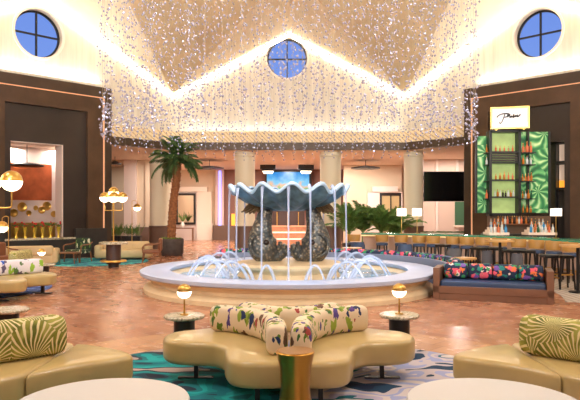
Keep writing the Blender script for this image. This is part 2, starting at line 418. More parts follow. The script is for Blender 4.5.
# wall sides: 0 back, 7 left diagonal, 1 right diagonal
def wall_side(i, zlo, name, hole=None, th=.45):
    a, b, u, mid, n = side(i); L = (b-a).length/2
    def W(s_, z, d): p = mid+u*s_+n*d; return (p.x, p.y, z)
    poly = [(-L,zlo),(L,zlo),(L,ZC),(0,apexz[i]),(-L,ZC)]
    mb = MB()
    if not hole:
        mb.add([W(s_, z, 0) for s_, z in poly]+[W(s_, z, -th) for s_, z in poly], [(0,1,2,3,4),(9,8,7,6,5)]+[(k,(k+1)%5,5+(k+1)%5,5+k) for k in range(5)])
    else:
        hs, hz, hr = hole
        angs = [2*pi*k/96 for k in range(96)]+[atan2(z-hz, s_-hs) % (2*pi) for s_, z in poly]
        angs = sorted(angs); N = len(angs); outer = []; 
        for an in angs:
            d = (cos(an), sin(an)); best = 1e9
            for k in range(5):
                p, q = poly[k], poly[(k+1)%5]; ex, ez = q[0]-p[0], q[1]-p[1]
                den = d[0]*ez-d[1]*ex
                if abs(den) < 1e-9: continue
                tt = ((p[0]-hs)*ez-(p[1]-hz)*ex)/den; uu = ((p[0]-hs)*d[1]-(p[1]-hz)*d[0])/den
                if tt > 0 and -1e-6 <= uu <= 1+1e-6: best = min(best, tt)
            outer.append((hs+d[0]*best, hz+d[1]*best))
        inner = [(hs+cos(an)*hr, hz+sin(an)*hr) for an in angs]
        vs = [W(*p, 0) for p in outer]+[W(*p, 0) for p in inner]+[W(*p, -th) for p in inner]+[W(*p, -th) for p in outer]
        fs = []
        for k in range(N):
            q = (k+1) % N
            fs += [(k,q,N+q,N+k),(N+k,N+q,2*N+q,2*N+k),(2*N+k,2*N+q,3*N+q,3*N+k),(3*N+k,3*N+q,q,k)]
        mb.add(vs, fs)
    o = mb.build(name, wallm, ang=40); struct(o)
    # object-space texture needs no rotation: fine vertical weave only
    return W
names = {0:'wall_back',1:'wall_right',7:'wall_left',2:'wall_right_side',6:'wall_left_side',3:'wall_front_right',4:'wall_front',5:'wall_front_left'}
Wf = {}
for i in range(8):
    a, b, u, mid, n = side(i)
    hole = None
    if i == 0: hole = (-.08, 8.19, .85)
    if i == 7:
        p = Vector((-4.9-3.98, 25.3-3.98, 0)); hole = ((p-mid).dot(u), 8.03, .85)
    if i == 1:
        p = Vector((4.9+3.95, 25.3-3.95, 0)); hole = ((p-mid).dot(u), 8.05, .85)
    Wf[i] = wall_side(i, 6.05 if i in (1,7) else 4.6, names[i], hole)
    if hole:
        hs, hz, hr = hole; W = Wf[i]
        w_ = thing('window_%d' % {7:1,0:2,1:3}[i], '', 'window'); del w_['label'], w_['category']; struct(w_)
        def disc(d0, d1, r0, r1=0):
            mb = MB(); N = 64; P = []
            for r_, d in ((r0,d0),(r0,d1),(r1,d1),(r1,d0)): P += [W(hs+cos(2*pi*k/N)*r_, hz+sin(2*pi*k/N)*r_, d) for k in range(N)]
            fs = []
            for j in range(4):
                for k in range(N): fs.append((j*N+k, j*N+(k+1)%N, ((j+1)%4)*N+(k+1)%N, ((j+1)%4)*N+k))
            return mb.add(P, fs)
        fr = disc(-.22,-.30,.85,.79).build('window_frame', black, w_)
        struct(fr)
        gm = MB(); N = 64
        gm.add([W(hs+cos(2*pi*k/N)*.82, hz+sin(2*pi*k/N)*.82, -.26) for k in range(N)]+[W(hs+cos(2*pi*k/N)*.82, hz+sin(2*pi*k/N)*.82, -.275) for k in range(N)], [tuple(range(N)), tuple(range(2*N-1,N-1,-1))]+[(k,(k+1)%N,N+(k+1)%N,N+k) for k in range(N)])
        struct(gm.build('pane', glassm, w_))
        for ax in (0, 1):
            bb = []
            for d in (-.22,-.30):
                e = (.81,.028) if ax == 0 else (.028,.81)
                bb.append([W(hs-e[0], hz-e[1], d), W(hs+e[0], hz-e[1], d), W(hs+e[0], hz+e[1], d), W(hs-e[0], hz+e[1], d)])
            struct(MB().pts8(bb[0], bb[1]).build('glazing_bar', black, w_, smooth=False))
        # pale round surround
        struct(disc(.05,-.02,.93,.85).build('window_surround', white_trim, w_))
# roof
TOP = Vector((0,12.54,11.4))
inl = [6.64,4.75,6.6,4.75,6.64,4.75,6.6,4.75]
rd_, rm = MB(), MB()
def rv(v, z): return (v.x, v.y, z)
E = []
for i in range(8):
    a, b, u, mid, n = side(i); e = mid+n*inl[i]; E.append((e.x, e.y, apexz[i]))
    rd_.add([rv(mid-n*.45, apexz[i]), E[i], rv(a, ZC), rv(a-n*.45, ZC), rv(b, ZC), rv(b-n*.45, ZC)], [(0,1,2,3),(0,5,4,1)])
for i in range(8):
    c = rv(corn[i], ZC)
    rm.add([c, E[i], tuple(TOP), E[(i-1)%8]], [(0,1,2),(0,2,3)])
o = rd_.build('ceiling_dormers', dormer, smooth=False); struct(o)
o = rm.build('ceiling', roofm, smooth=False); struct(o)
# cove light strips along the gables
cv = 0
for i in (7,0,1,6,2):
    a, b, u, mid, n = side(i); L = (b-a).length/2
    root = thing('cove_light', {0:'glowing cove strip along the gable over the middle round window',7:'glowing cove strip along the gable over the round window above the vase opening',1:'glowing cove strip along the gable over the round window above the bar shelves',6:'glowing cove strip high on the side wall beyond the vase opening',2:'glowing cove strip high on the side wall beyond the bar'}[i], 'cove light', group='cove strips under the gables')
    for sg in (-1, 1):
        W = Wf[i]; za, zb = apexz[i]-.10, ZC-.02
        P0 = [W(0, za, .03), W(0, za-.07, .03), W(sg*L, zb-.07, .03), W(sg*L, zb, .03)]
        P1 = [W(0, za, .12), W(0, za-.07, .12), W(sg*L, zb-.07, .12), W(sg*L, zb, .12)]
        MB().pts8(P0, P1).build('light_strip', coveglow, root, smooth=False)
# frieze + beam ring
fz, bm_ = MB(), MB()
def ringseg(mb, i, s0, s1, d0, d1, z0, z1):
    W = Wf[i]
    mb.pts8([W(s0,z0,d0),W(s1,z0,d0),W(s1,z0,d1),W(s0,z0,d1)], [W(s0,z1,d0),W(s1,z1,d0),W(s1,z1,d1),W(s0,z1,d1)])
wl_ = MB()
for i in range(8):
    a, b, u, mid, n = side(i); L = (b-a).length/2
    segs = [(-L,L)]
    if i == 7: segs = [(L-2.15*sqrt(2), L), (-L, -L+2.2)]
    if i == 1: segs = [(-L, -L+2.0*sqrt(2)), (L-2.2, L)]
    for s0, s1 in segs:
        ringseg(fz, i, s0, s1, -.3, .05, 4.6, 5.08)
        if i in (1,7): ringseg(wl_, i, s0, s1, -.3, 0, 5.08, 6.05)
        ringseg(bm_, i, s0-.08, s1+.08, -.5, .22, 4.3, 4.6)
struct(wl_.build('wall_side_strips', wallm, smooth=False)); struct(fz.build('trim_1', hatch, smooth=False)); struct(bm_.build('trim_2', dark_trim, smooth=False))
# lobby ceiling round the atrium + outer walls
lc = MB(); ow = MB(); K = 2.05
for i in range(8):
    a, b = corn[i], corn[(i+1)%8]; A_, B_ = OC+(a-OC)*K, OC+(b-OC)*K
    if i in (3,4,5): pass
    lc.add([rv(a,4.34), rv(b,4.34), rv(B_,4.34), rv(A_,4.34)], [(0,1,2,3)])
    ow.add([rv(A_,0), rv(B_,0), rv(B_,4.4), rv(A_,4.4)], [(0,1,2,3)])
o = lc.build('ceiling_lobby', soffit, smooth=False); struct(o); sm = o.modifiers.new('t','SOLIDIFY'); sm.thickness = .1; sm.offset = 0
o = ow.build('wall_outer', tan, smooth=False); struct(o); sm = o.modifiers.new('t','SOLIDIFY'); sm.thickness = .1; sm.offset = 0

# ---- portals (side = -1 left, +1 right), s measured per axis from the corner
def PW(sd, s_, z, d):  # d>0 toward the atrium
    return (sd*(4.9+s_-d*.7071), 25.3-s_-d*.7071, z)
def pbox(mb, sd, s0, s1, d0, d1, z0, z1):
    return mb.pts8([PW(sd,s0,z0,d0),PW(sd,s1,z0,d0),PW(sd,s1,z0,d1),PW(sd,s0,z0,d1)],[PW(sd,s0,z1,d0),PW(sd,s1,z1,d0),PW(sd,s1,z1,d1),PW(sd,s0,z1,d1)])
for sd, nm, s0, s1, r0, r1, o0, o1 in ((-1,'left',2.10,5.9,2.76,4.86,3.38,4.69),(1,'right',2.03,5.9,2.70,4.79,3.05,4.62)):
    mb = MB()
    zt = 6.41
    pbox(mb, sd, s0, s0+.2, -.5, .30, 0, zt); pbox(mb, sd, s1-.2, s1, -.5, .30, 0, zt); pbox(mb, sd, s0+.2, s1-.2, -.5, .30, 6.03, zt)
    struct(mb.build('trim_%s_portal' % nm, dark_trim, smooth=False, bevel=.01, seg=1))
    mb = MB()
    pbox(mb, sd, s0+.2, s0+.225, .1, .27, 0, 6.03); pbox(mb, sd, s0+.225, s1-.2, .1, .27, 6.0, 6.03)
    struct(mb.build('trim_%s_edge' % nm, edgeglow, smooth=False))
    mb = MB(); d1 = .22
    pbox(mb, sd, s0+.225, r0, -.5, d1, 0, 6.0); pbox(mb, sd, r1, s1-.2, -.5, d1, 0, 6.0); pbox(mb, sd, r0, r1, -.5, d1, 5.43, 6.0)
    struct(mb.build('wall_%s_portal' % nm, bronze, smooth=False))
    mb = MB(); d2 = .07; zo = 4.13
    pbox(mb, sd, r0, o0, -.5, d2, 0, 5.43); pbox(mb, sd, o1, r1, -.5, d2, 0, 5.43); pbox(mb, sd, o0, o1, -.5, d2, zo, 5.43)
    if sd < 0: pbox(mb, sd, o0, o1, -.5, d2, 0, .70)
    struct(mb.build('wall_%s_recess' % nm, darkpanel, smooth=False))
    if sd < 0:
        # dark jamb, thin lit jamb edge, stone ledge
        mb = MB(); pbox(mb, sd, o0, o0+.03, -.5, .06, .77, zo); pbox(mb, sd, o0, o1, -.5, .06, zo-.03, zo)
        struct(mb.build('trim_3', pinkl, smooth=False))
        mb = MB(); pbox(mb, sd, o0-.25, o1+.2, -.55, .35, .70, .77); struct(mb.build('trim_4', marble, smooth=False, bevel=.01, seg=1))
        mb = MB(); pbox(mb, sd, s0+.15, s1, .22, .30, 0, 1.05)
        mb2 = MB(); pbox(mb2, sd, s0+.15, o0-.25, .22, .33, 0, 1.08); pbox(mb2, sd, o0-.25, o1+.2, .22, .33, 0, .70); pbox(mb2, sd, o1+.2, s1, .22, .33, 0, 1.08)
        struct(mb2.build('baseboard_left', darkstone, smooth=False))
        # room behind the opening
        mb = MB(); pbox(mb, sd, o0-2.2, o1+2.2, -3.0, -2.9, 0, 4.3); struct(mb.build('wall_left_inner', pinkl, smooth=False))
        mb = MB(); pbox(mb, sd, o0-.9, o0-.8, -3.0, -.55, 0, 4.3); pbox(mb, sd, o1+2.1, o1+2.2, -3.0, -.55, 0, 4.3); struct(mb.build('wall_left_return', pinkl, smooth=False))
        mb = MB(); pbox(mb, sd, o0-.6, o1+2.0, -2.9, -2.86, 2.16, 3.62)
        tag(mb.build('relief_panel', relief, smooth=False), 'copper red relief tile mural on the wall behind the vase ledge', 'wall art')
        mb = MB(); pbox(mb, sd, o0-.6, o1+2.0, -2.9, -2.84, 1.2, 2.08)
        mb = MB(); pbox(mb, sd, o0-.7, o1+2.0, -2.3, -2.2, 0, 1.28); struct(mb.build('wall_left_chair_band', mat('mauve_band',(150,132,136),.8), smooth=False))  # plain low slab standing in for the chairs behind the ledge
        gp = thing('gold_panel', 'gilded panel hung with round dishes beneath the copper mural', 'wall art')
        mb.build('backing', gold, gp, smooth=False)
        for px_, py_, r_ in ((13,213,.16),(21.5,207,.19),(28,213,.11),(35,208,.10),(41,210,.15),(46,206,.18),(53,214,.13),(8,206,.12)):
            # on the plane d=-2.84
            tt = (px_-PX)/F; # X = tt*Y ; X=-(4.9+s+2.0), Y=25.3-s+2.0
            s_ = (-tt*27.3-6.9)/(1-tt*1.0) if False else None
            s_ = (-tt*27.3-6.9)/(1-tt) 
            # solve -(6.9+s)=tt*(27.3-s)
            s_ = -(6.9+tt*27.3)/(1-tt)
            Y = 27.3-s_; z = ZA(py_, Y); c = Vector((-(6.9+s_), Y, z)); nrm = Vector((.7071,-.7071,0))
            m_ = MB(); prof = [(.001,.0),(r_*.5,.01),(r_*.9,.05),(r_,.075),(r_*.96,.08),(r_*.5,.035),(.001,.03)]
            m_.lathe(prof, 20); M = Matrix.Translation(c)@nrm.to_track_quat('Z','Y').to_matrix().to_4x4(); m_.v = [tuple(M@Vector(v)) for v in m_.v]
            m_.build('dish', brass, gp)
# ambulatory walls
def sbox(name, m, *a, **k): return struct(MB().box(*a).build(name, m, smooth=False, **k))
sbox('wall_back_lobby', tan, -13, 13, 36.7, 36.9, 0, 4.34)
sbox('wall_left_lobby', tan, -8.25, -6.2, 30, 30.2, 0, 4.34)
sbox('wall_left_lobby_far', pink, -14, -9.2, 30, 30.2, 0, 4.34)
sbox('wall_left_header', tan, -9.2, -8.25, 30, 30.2, 4.0, 4.34)
sbox('wall_left_corridor', mat('corridor_grey', (168,150,130), .8), -12, -7, 34, 34.1, 0, 4.34)
struct(MB().pts8([(-6.3,30.2,0),(-6.2,30.2,0),(-7.5,36.7,0),(-7.6,36.7,0)],[(-6.3,30.2,4.34),(-6.2,30.2,4.34),(-7.5,36.7,4.34),(-7.6,36.7,4.34)]).build('wall_left_return_lobby', tan, smooth=False))
sbox('trim_5', pinkl, -8.2, -7.6, 29.8, 30.0, 0, 4.34)
sbox('trim_6', tan, -7.15, -6.9, 29.85, 30.0, 0, 4.34)
sbox('baseboard_left_lobby', dado, -7.6, -6.2, 29.75, 29.85, 0, .95)
# back wall left of centre: red brown strips with lilac light
sbox('trim_7', pink, -4.45, -3.95, 36.3, 36.7, 0, 4.34)
struct(MB().box(-4.25,-4.10,36.22,36.30,.9,4.2).build('trim_8', blueglow, smooth=False))
sbox('wall_back_panel_left', redbrown, -3.95, -1.35, 36.5, 36.7, 0, 4.34)
sbox('wall_back_panel_right', redbrown, 1.45, 4.05, 36.5, 36.7, 0, 4.34)
sbox('wall_back_panel_mid', mat('mauve_panel', (176,124,112), .7), -1.35, 1.45, 36.6, 36.7, 0, 4.34)
sbox('trim_9', pink, 4.05, 4.5, 36.3, 36.7, 0, 4.34)
struct(MB().box(4.1,4.22,36.22,36.30,.9,4.2).build('trim_10', blueglow, smooth=False))
struct(MB().box(-3.5,-3.0,36.42,36.5,.5,1.6).build('trim_11', mat('amber_lit_panel',(240,170,60),.5,emit=1,emcol=(255,160,50)), smooth=False))
struct(MB().box(3.3,4.0,36.42,36.5,.3,1.9).build('trim_12', MATS['amber_lit_panel'], smooth=False))
sbox('baseboard_back', dado, -4.6, -1.35, 36.15, 36.25, 0, .9)
sbox('baseboard_back_right', dado, 1.45, 4.5, 36.15, 36.25, 0, .9)
# portal surround left with mirror
def surround(name, x0, x1, Y, ztop, ix0, ix1, iz1, m):
    mb = MB(); mb.box(x0, ix0, Y-.25, Y, 0, ztop-.3); mb.box(ix1, x1, Y-.25, Y, 0, ztop-.3); mb.box(x0, x1, Y-.25, Y, iz1, ztop-.3)
    mb.box(x0+.25, x1-.25, Y-.3, Y, ztop-.3, ztop); mb.box(ix1, x1+.05, Y-.32, Y, 0, 1.0)
    return struct(mb.build(name, m, smooth=False, bevel=.015, seg=1))
surround('trim_13', -7.15, -4.7, 36.7, 3.24, -6.9, -5.6, 2.95, white_trim)
sbox('trim_14', pinkl, -6.9, -5.6, 36.55, 36.7, 0, 2.95)
mr = thing('wall_mirror', 'tall dark framed mirror on the back wall behind the console table', 'mirror', (-6.28, 36.5, 0))
MB().box(-.60,-.48,-.06,.0,.95,2.85).box(.48,.60,-.06,0,.95,2.85).box(-.48,.48,-.06,0,2.72,2.85).box(-.48,.48,-.06,0,.95,1.08).build('frame', blackw, mr, smooth=False)
MB().box(-.48,.48,-.03,0,1.08,2.72).build('mirror_pane', mirror, mr, smooth=False)
ct = thing('console_table', 'narrow red-brown console table under the dark framed mirror', 'table', (-6.3, 35.5, 0))
MB().box(-.75,.65,-.2,.2,.72,.78).build('table_top', wood, ct, smooth=False)
for x in (-.7,.58):
    MB().box(x,x+.06,-.18,.18,0,.72).build('leg', wood, ct, smooth=False)
vs_ = thing('flower_vase', 'white vase of thin green stems on the console table', 'vase', (-6.3, 35.5, .78))
MB().lathe([(.06,0),(.11,.08),(.12,.2),(.07,.3),(.09,.36)], 16).build('vase', white_pot, vs_)
m_ = MB()
for k in range(14):
    a = random.uniform(0, 2*pi); r_ = random.uniform(.2,.5); m_.sweep([(0,0,.3),(cos(a)*r_*.4,sin(a)*r_*.3,.6),(cos(a)*r_,sin(a)*r_*.5,random.uniform(.7,1.0))], [.012,.02,.004], 5)
m_.build('stems', frondl, vs_)
# right lobby walls
sbox('wall_right_lobby', tan, 3.0, 6.2, 33, 33.2, 0, 4.34)
sbox('wall_right_lobby_return', tan, 2.95, 3.05, 33.2, 36.7, 0, 4.34) if False else None
surround('trim_15', 4.3, 6.2, 33, 3.1, 4.95, 6.15, 2.75, pinkl)
dr = thing('door_1', '', 'door'); del dr['label'], dr['category']; struct(dr)
struct(MB().box(4.95,5.1,32.9,33,0,2.75).box(5.1,6.15,32.9,33,2.6,2.75).box(5.55,5.62,32.9,33,0,2.6).box(6.05,6.15,32.9,33,0,2.6).build('door_frame', blackw, dr, smooth=False))
struct(MB().box(5.1,6.05,32.94,32.97,0,2.6).build('pane', mat('mirror_pane_tan',(200,176,130),.2), dr, smooth=False))
sbox('wall_right_lobby_near', pink, 6.2, 12, 29.5, 29.7, 0, 4.34)
mb = MB()
for x in (6.5,7.2,8.2): mb.box(x, x+.12, 29.42, 29.5, 0, 4.34)
struct(mb.build('trim_16', pinkl, smooth=False, bevel=.01, seg=1))
mb = MB(); mb.box(8.15,8.9,29.40,29.5,1.05,2.2)
struct(mb.build('trim_17', mat('green_paint',(70,110,80),.6), smooth=False))
struct(MB().box(8.1,8.95,29.36,29.5,.95,1.05).build('trim_18', white_trim, smooth=False))
sbox('baseboard_right_lobby', dado, 6.2, 8.9, 29.3, 29.42, 0, .7)
# columns
def column(px0, px1, Y, label):
    cx = XA((px0+px1)/2, Y); r_ = (px1-px0)/2*Y/F
    t_ = thing('column', label, 'column', (cx, Y, 0), group='round cream columns')
    MB().lathe([(r_,1.09),(r_,4.05),(r_*1.06,4.07),(r_*1.06,4.15),(r_,4.17),(r_,4.34)], 40).build('shaft', creamcol, t_)
    MB().lathe([(r_*1.08,0),(r_*1.08,.15),(r_*1.04,.17),(r_*1.04,1.0),(r_*1.09,1.03),(r_*1.09,1.09)], 40).build('dado', dado, t_)
column(235,255,26,'cream round column left of the wall screen'); column(320,341,26,'cream round column right of the wall screen')
column(150,171,26.6,'cream round column behind the tall palm'); column(404,423,26,'cream round column between the potted palms and the black television')
# wall screen, hanging boxes, doors, desk
ws = thing('video_screen', 'bright blue screen hung on the back wall between two columns', 'screen', (-.06, 36.3, 2.2))
MB().box(-1.36,1.42,-.02,.08,-.05,2.0).build('frame', black, ws, smooth=False)
MB().box(-1.28,1.28,-.05,-.02,0,1.92).build('display', screenm, ws, smooth=False)
for k, px in enumerate((268,306)):
    X = XA(px, 33); b_ = thing('box_chandelier', ('black louvred ceiling light above the left edge of the blue screen','black louvred ceiling light above the right edge of the blue screen')[k], 'ceiling light', (X, 33, 3.86))
    MB().box(-.42,.42,-.3,.3,.2,.42).box(-.32,.32,-.25,.25,.1,.2).build('housing', black, b_, smooth=False)
    for q in range(3): MB().box(-.3+q*.03,.3-q*.03,-.24,.24,.06-q*.05,.09-q*.05).build('diffuser', shadeglow, b_, smooth=False)
    MB().box(-.02,.02,-.02,.02,.42,.48).build('stem', black, b_, smooth=False)
dd = thing('door_2', '', 'door'); del dd['label'], dd['category']; struct(dd)
struct(MB().box(-1.1,.95,36.48,36.6,0,2.0).build('door_leaf', mat('dark_door',(74,50,42),.4), dd, smooth=False))
struct(MB().box(-.75,-.70,36.44,36.48,.9,1.7).box(-.1,-.05,36.44,36.48,.9,1.7).box(.55,.6,36.44,36.48,.9,1.7).build('door_handle', brass, dd, smooth=False))
ds = thing('reception_desk', 'wooden desk with glowing striped front seen between the fish', 'desk', (-.05, 31, 0))
MB().box(-1.25,1.25,-.4,.4,0,.93).build('body', mat('orange_wood',(206,140,98),.35,noise=.15,nscale=6), ds, smooth=False)
MB().box(-1.3,1.3,-.45,.45,.93,1.0).build('desk_top', mat('pale_orange_stone',(236,180,140),.2), ds, smooth=False)
MB().box(-1.2,1.2,-.43,-.40,.62,.70).build('light_strip', mat('pale_glow',(255,200,180),.5,emit=1.2,emcol=(255,190,170)), ds, smooth=False)
MB().box(-1.2,1.2,-.43,-.40,.28,.36).build('light_strip', MATS['pale_glow'], ds, smooth=False)
# saucer pendants
for k, (px, py, wd) in enumerate(((209.5,168.5,29),(365.5,168.5,29),(27,166,32),(115,164,13))):
    Y = (30,30,22.7,28)[k]; X = XA(px, Y); z = ZA(py, Y)
    s_ = thing('saucer_pendant', ('thin black saucer ceiling light left of the screen columns','thin black saucer ceiling light over the potted palms','thin black saucer ceiling light before the copper mural','small black saucer ceiling light in the corridor beyond the vase wall')[k], 'ceiling light', (X, Y, z), group='black saucer lights')
    r_ = wd/2*Y/F
    MB().lathe([(.05,.14),(r_*.6,.10),(r_,.04),(r_,.0),(r_*.9,-.02),(.05,-.02)], 32).build('saucer', black, s_)
    MB().lathe([(.015,.12),(.015,4.34-z)], 8).build('stem', black, s_)
# television
tv = thing('television', 'large black television mounted beside the cream column at the bar', 'television', (XA(445,26), 26, 0))
z0, z1 = ZA(201.5,26), ZA(171.5,26)
MB().box(-.93,.93,-.04,.04,z0,z1).build('bezel', black, tv, smooth=False, bevel=.01, seg=1)
MB().box(-.90,.90,-.05,-.04,z0+.03,z1-.03).build('display', teal_glow, tv, smooth=False)
for z in (z0+.2, z1-.35): MB().box(-1.25,-.9,-.02,.06,z,z+.16).build('bracket', black, tv, smooth=False)

# ------------------------------------------------------------------ chandelier
ch = thing('crystal_chandelier', 'huge round curtain of silver beads hanging over the fountain', 'chandelier', (0,13.4,0))
mb = MB(); cm = MB()
def bead(mb, x, y, z, r_, h):
    a = random.uniform(0, pi); dx, dy = cos(a)*r_, sin(a)*r_
    mb.add([(x,y,z+h),(x+dx,y+dy,z),(x-dy,y+dx,z),(x-dx,y-dy,z),(x+dy,y-dx,z),(x,y,z-h)], [(0,1,2),(0,2,3),(0,3,4),(0,4,1),(5,2,1),(5,3,2),(5,4,3),(5,1,4)])
for ri, (R_, n_) in enumerate(((3.98,86),(3.55,66),(3.1,54),(2.3,36))):
    for k in range(n_):
        a = 2*pi*k/n_+ri*.3; x0, y0 = R_*cos(a), R_*sin(a)
        zb = 3.2+(.0,.14,.26,.5)[ri]+.04*sin(a*6)
        zt = 8.55
        cm.add([(x0-.0012,y0-.001,zb),(x0+.0012,y0-.001,zb),(x0,y0+.0015,zb),(x0-.0012,y0-.001,zt),(x0+.0012,y0-.001,zt),(x0,y0+.0015,zt)], [(0,1,4,3),(1,2,5,4),(2,0,3,5)])
        z = zb
        while z < 8.4:
            dense = z < zb+.75
            j = (.07 if dense else .09) if z > zb+.03 else 0
            s_ = random.uniform(.019,.031) if dense else random.uniform(.016,.025)
            bead(mb, x0+random.uniform(-j,j), y0+random.uniform(-j,j), z, s_, s_*(1.1 if dense else 1.4))
            z += random.uniform(.065,.12) if dense else random.uniform(.11,.22)
o = mb.build('beads', silver, ch, smooth=False); o['kind'] = 'stuff'
o = cm.build('cords', cord, ch, smooth=False); o['kind'] = 'stuff'
MB().ringlathe([(4.1,8.55),(4.1,8.68),(2.2,8.68),(2.2,8.55)], 64).build('canopy_ring', white_trim, ch)
for a in range(4): MB().sweep([(3*cos(a*pi/2+.4),3*sin(a*pi/2+.4),8.68),(3*cos(a*pi/2+.4),3*sin(a*pi/2+.4),9.8)], .03, 8).build('hanger', black, ch)

# ------------------------------------------------------------------ fountain
ft = thing('fountain', 'round stone fountain with two bronze fish carrying a scalloped shell', 'fountain', (FC[0],FC[1],0))
MB().ringlathe([(3.24,.40),(3.24,.43),(3.22,.44),(2.62,.44),(2.60,.43),(2.60,.36),(2.68,.34),(3.20,.34),(3.23,.36)], 128).build('rim', rimstone, ft)
MB().ringlathe([(3.14,.34),(3.08,.31),(3.06,.27),(3.0,.23),(3.0,.17),(3.05,.15),(3.13,.12),(3.16,.08),(3.16,.0),(2.7,0),(2.7,.34)], 128).build('basin_wall', stone, ft)
MB().ringlathe([(2.7,.0),(2.7,.345),(2.62,.345),(2.55,.26),(2.45,.2),(2.45,0)], 96).build('inner_step', stone, ft)
w_ = MB().lathe([(.9,.20),(2.56,.20),(2.56,.26),(.9,.26)], 96).build('water', waterm, ft)
MB().lathe([(1.16,.2),(1.12,.3),(1.06,.36),(1.10,.42),(1.17,.46),(1.19,.51),(1.16,.56),(1.0,.58),(.01,.58)], 72, mod=lambda a, r_, z: (r_*(1+.012*sin(a*16)) if z < .55 else r_, z)).build('pedestal', stone, ft)
# fish
def fish(sd):
    k = 1 if sd < 0 else -1
    cx = -.58*k if sd < 0 else .58
    def q(x, z): return (x if sd < 0 else -x, 0, z)
    pth = catmull([q(-.13,.86), q(-.22,.73), q(-.38,.74), q(-.55,.87), q(-.62,1.08), q(-.60,1.32), q(-.55,1.56), q(-.53,1.80), q(-.52,2.0)], 5)
    rad = [.07,.15,.27,.35,.30,.22,.175,.155,.13]
    rr_ = [v[0] for v in catmull([(r_,0,0) for r_ in rad], 5)]
    fb = MB().sweep(pth, rr_, 24, up=(0,1,0), flat=.92).build('fish_body', fishm, ft)
    # lips
    lp = MB(); lp.sweep(catmull([q(-.34,.68), q(-.2,.70), q(-.11,.80), q(-.10,.97)], 5), [.13]*5+[.105]*5+[.07]*5+[.015], 12, up=(0,1,0), flat=1.5)
    lp.sweep(catmull([q(-.36,.82), q(-.26,.84), q(-.2,.92), q(-.2,1.02)], 5), [.09]*5+[.075]*5+[.05]*5+[.015], 12, up=(0,1,0), flat=1.6)
    lp.build('fish_mouth', fishm, fb)
    for sy in (-1, 1):
        MB().sphere(q(-.50,1.0)[:1]+(sy*.27,1.0), .07, 14, 8).build('fish_eye', MATS['dark_bottle_glass'], fb)
        m_ = MB(); 
        pts = [(q(-.60+.26*cos(a),0)[0], sy*(.33-.10*abs(cos(a))), .95+.26*sin(a)) for a in [pi*.5+pi*j/8 for j in range(9)]]
        m_.sweep(pts, [.02,.03,.035,.04,.04,.04,.035,.03,.02], 8, up=(0,1,0)); m_.build('gill', fishm, fb)
    # tail fan flaring outward under the shell
    tips = [(-.72,1.99),(-.84,1.90),(-.94,1.80),(-1.04,1.67),(-.985,1.70),(-.955,1.645),(-.90,1.69),(-.865,1.635),(-.81,1.685),(-.775,1.64),(-.72,1.69),(-.68,1.66),(-.62,1.72)]
    root = (-.50, 1.93); V = []; fm = MB(); N = len(tips)
    for th in (-.10,.10):
        V.append((q(*root)[0], th*.6-.05, root[1]))
        for x, z in tips: V.append((q(x,z)[0], th*1.6-.12, z))
    n1 = N+1; fs = []
    for j in range(1, N): fs += [(0,j,j+1),(n1,n1+j+1,n1+j),(j,n1+j,n1+j+1,j+1)]
    fs += [(0,n1,n1+1,1),(0,N,n1+N,n1)]
    fm.add(V, fs)
    for j in (1,3,5,7,9,11): fm.sweep([(q(*root)[0],-.12,root[1]), (q(*tips[j])[0], -.30, tips[j][1])], [.03,.02], 6)
    fm.build('tail_fin', finm, fb, smooth=False)
fish(-1); fish(1)
# shell
def shmod(n_=13, amp=.085):
    def f(a, r_, z):
        t_ = max(0, min(1, (r_-.3)/.96)); w_ = cos((a-1.5*pi-.05)*n_)
        return r_*(1+.03*w_*t_), z+amp*w_*t_
    return f
prof_o = [(.34,1.70),(.42,1.73),(.6,1.78),(.82,1.85),(1.02,1.95),(1.18,2.06),(1.25,2.12),(1.29,2.13)]
prof_i = [(1.27,2.19),(1.12,2.15),(.95,2.06),(.7,1.96),(.4,1.88),(.02,1.86)]
sb_ = MB().lathe([(.02,1.69)]+prof_o+prof_i, 240, mod=shmod()).build('shell_bowl', shellm, ft, ang=60)
MB().lathe([(.02,1.93),(.8,2.02),(.95,2.06),(.95,2.09),(.02,2.09)], 48).build('shell_water', waterm, ft)
MB().ringlathe([(1.30,2.12),(1.315,2.15),(1.30,2.20),(1.26,2.21),(1.22,2.18),(1.26,2.13)], 240).build('tmp', None) if False else None
lipm = mat('lit_lip_bronze', (176,200,216), .35, metal=.2)  # cool light along the shell rim put into a paler lip colour
q_ = MB(); q_.lathe([(1.27,2.125),(1.315,2.135),(1.325,2.165),(1.30,2.205),(1.25,2.21),(1.20,2.18)], 240, mod=shmod()); q_.f = [f for f in q_.f if len(f) == 4]; q_.build('rim_lip', lipm, sb_, ang=70)
# falling streams
xs = [232,240,247,264,289,312,324,334,343]
pos = []
for k, px in enumerate([231.5,239,246.5,263,288.5,309.5,322,333,343.5]):
    X = (px-PX)/F
    # on circle r=1.27 about the fountain, near side for the middle ones, far side for the thin ones
    near = k in (0,1,3,4,5,8,7)
    xx = X*13.2
    for _ in range(6):
        xx_ = max(-1.26, min(1.26, xx)); yy = sqrt(max(0, 1.27**2-xx_**2))*(-1 if near else 1); xx = X*(13.4+yy)
    pos.append((max(-1.27,min(1.27,xx)), 13.4+yy))
for k, (x, y) in enumerate(pos):
    m_ = MB(); dx, dy = (x, y-13.4); L_ = hypot(dx, dy); dx, dy = dx/L_, dy/L_
    base_z = .585 if hypot(x+dx*.06, y+dy*.06-13.4) < 1.0 else .26
    pts = [(x-dx*.03,y-dy*.03,2.22),(x+dx*.03,y+dy*.03,2.16),(x+dx*.05,y+dy*.05,1.95),(x+dx*.06,y+dy*.06,1.4),(x+dx*.065,y+dy*.065,.8),(x+dx*.07,y+dy*.07,base_z)]
    m_.sweep(pts, [.04,.035,.022,.018,.018,.022], 8)
    tag(m_.build('water_stream', jetm), 'thin stream of water falling from the shell rim, %s from the left' % ORD[k], 'water', 'water streams falling from the shell')
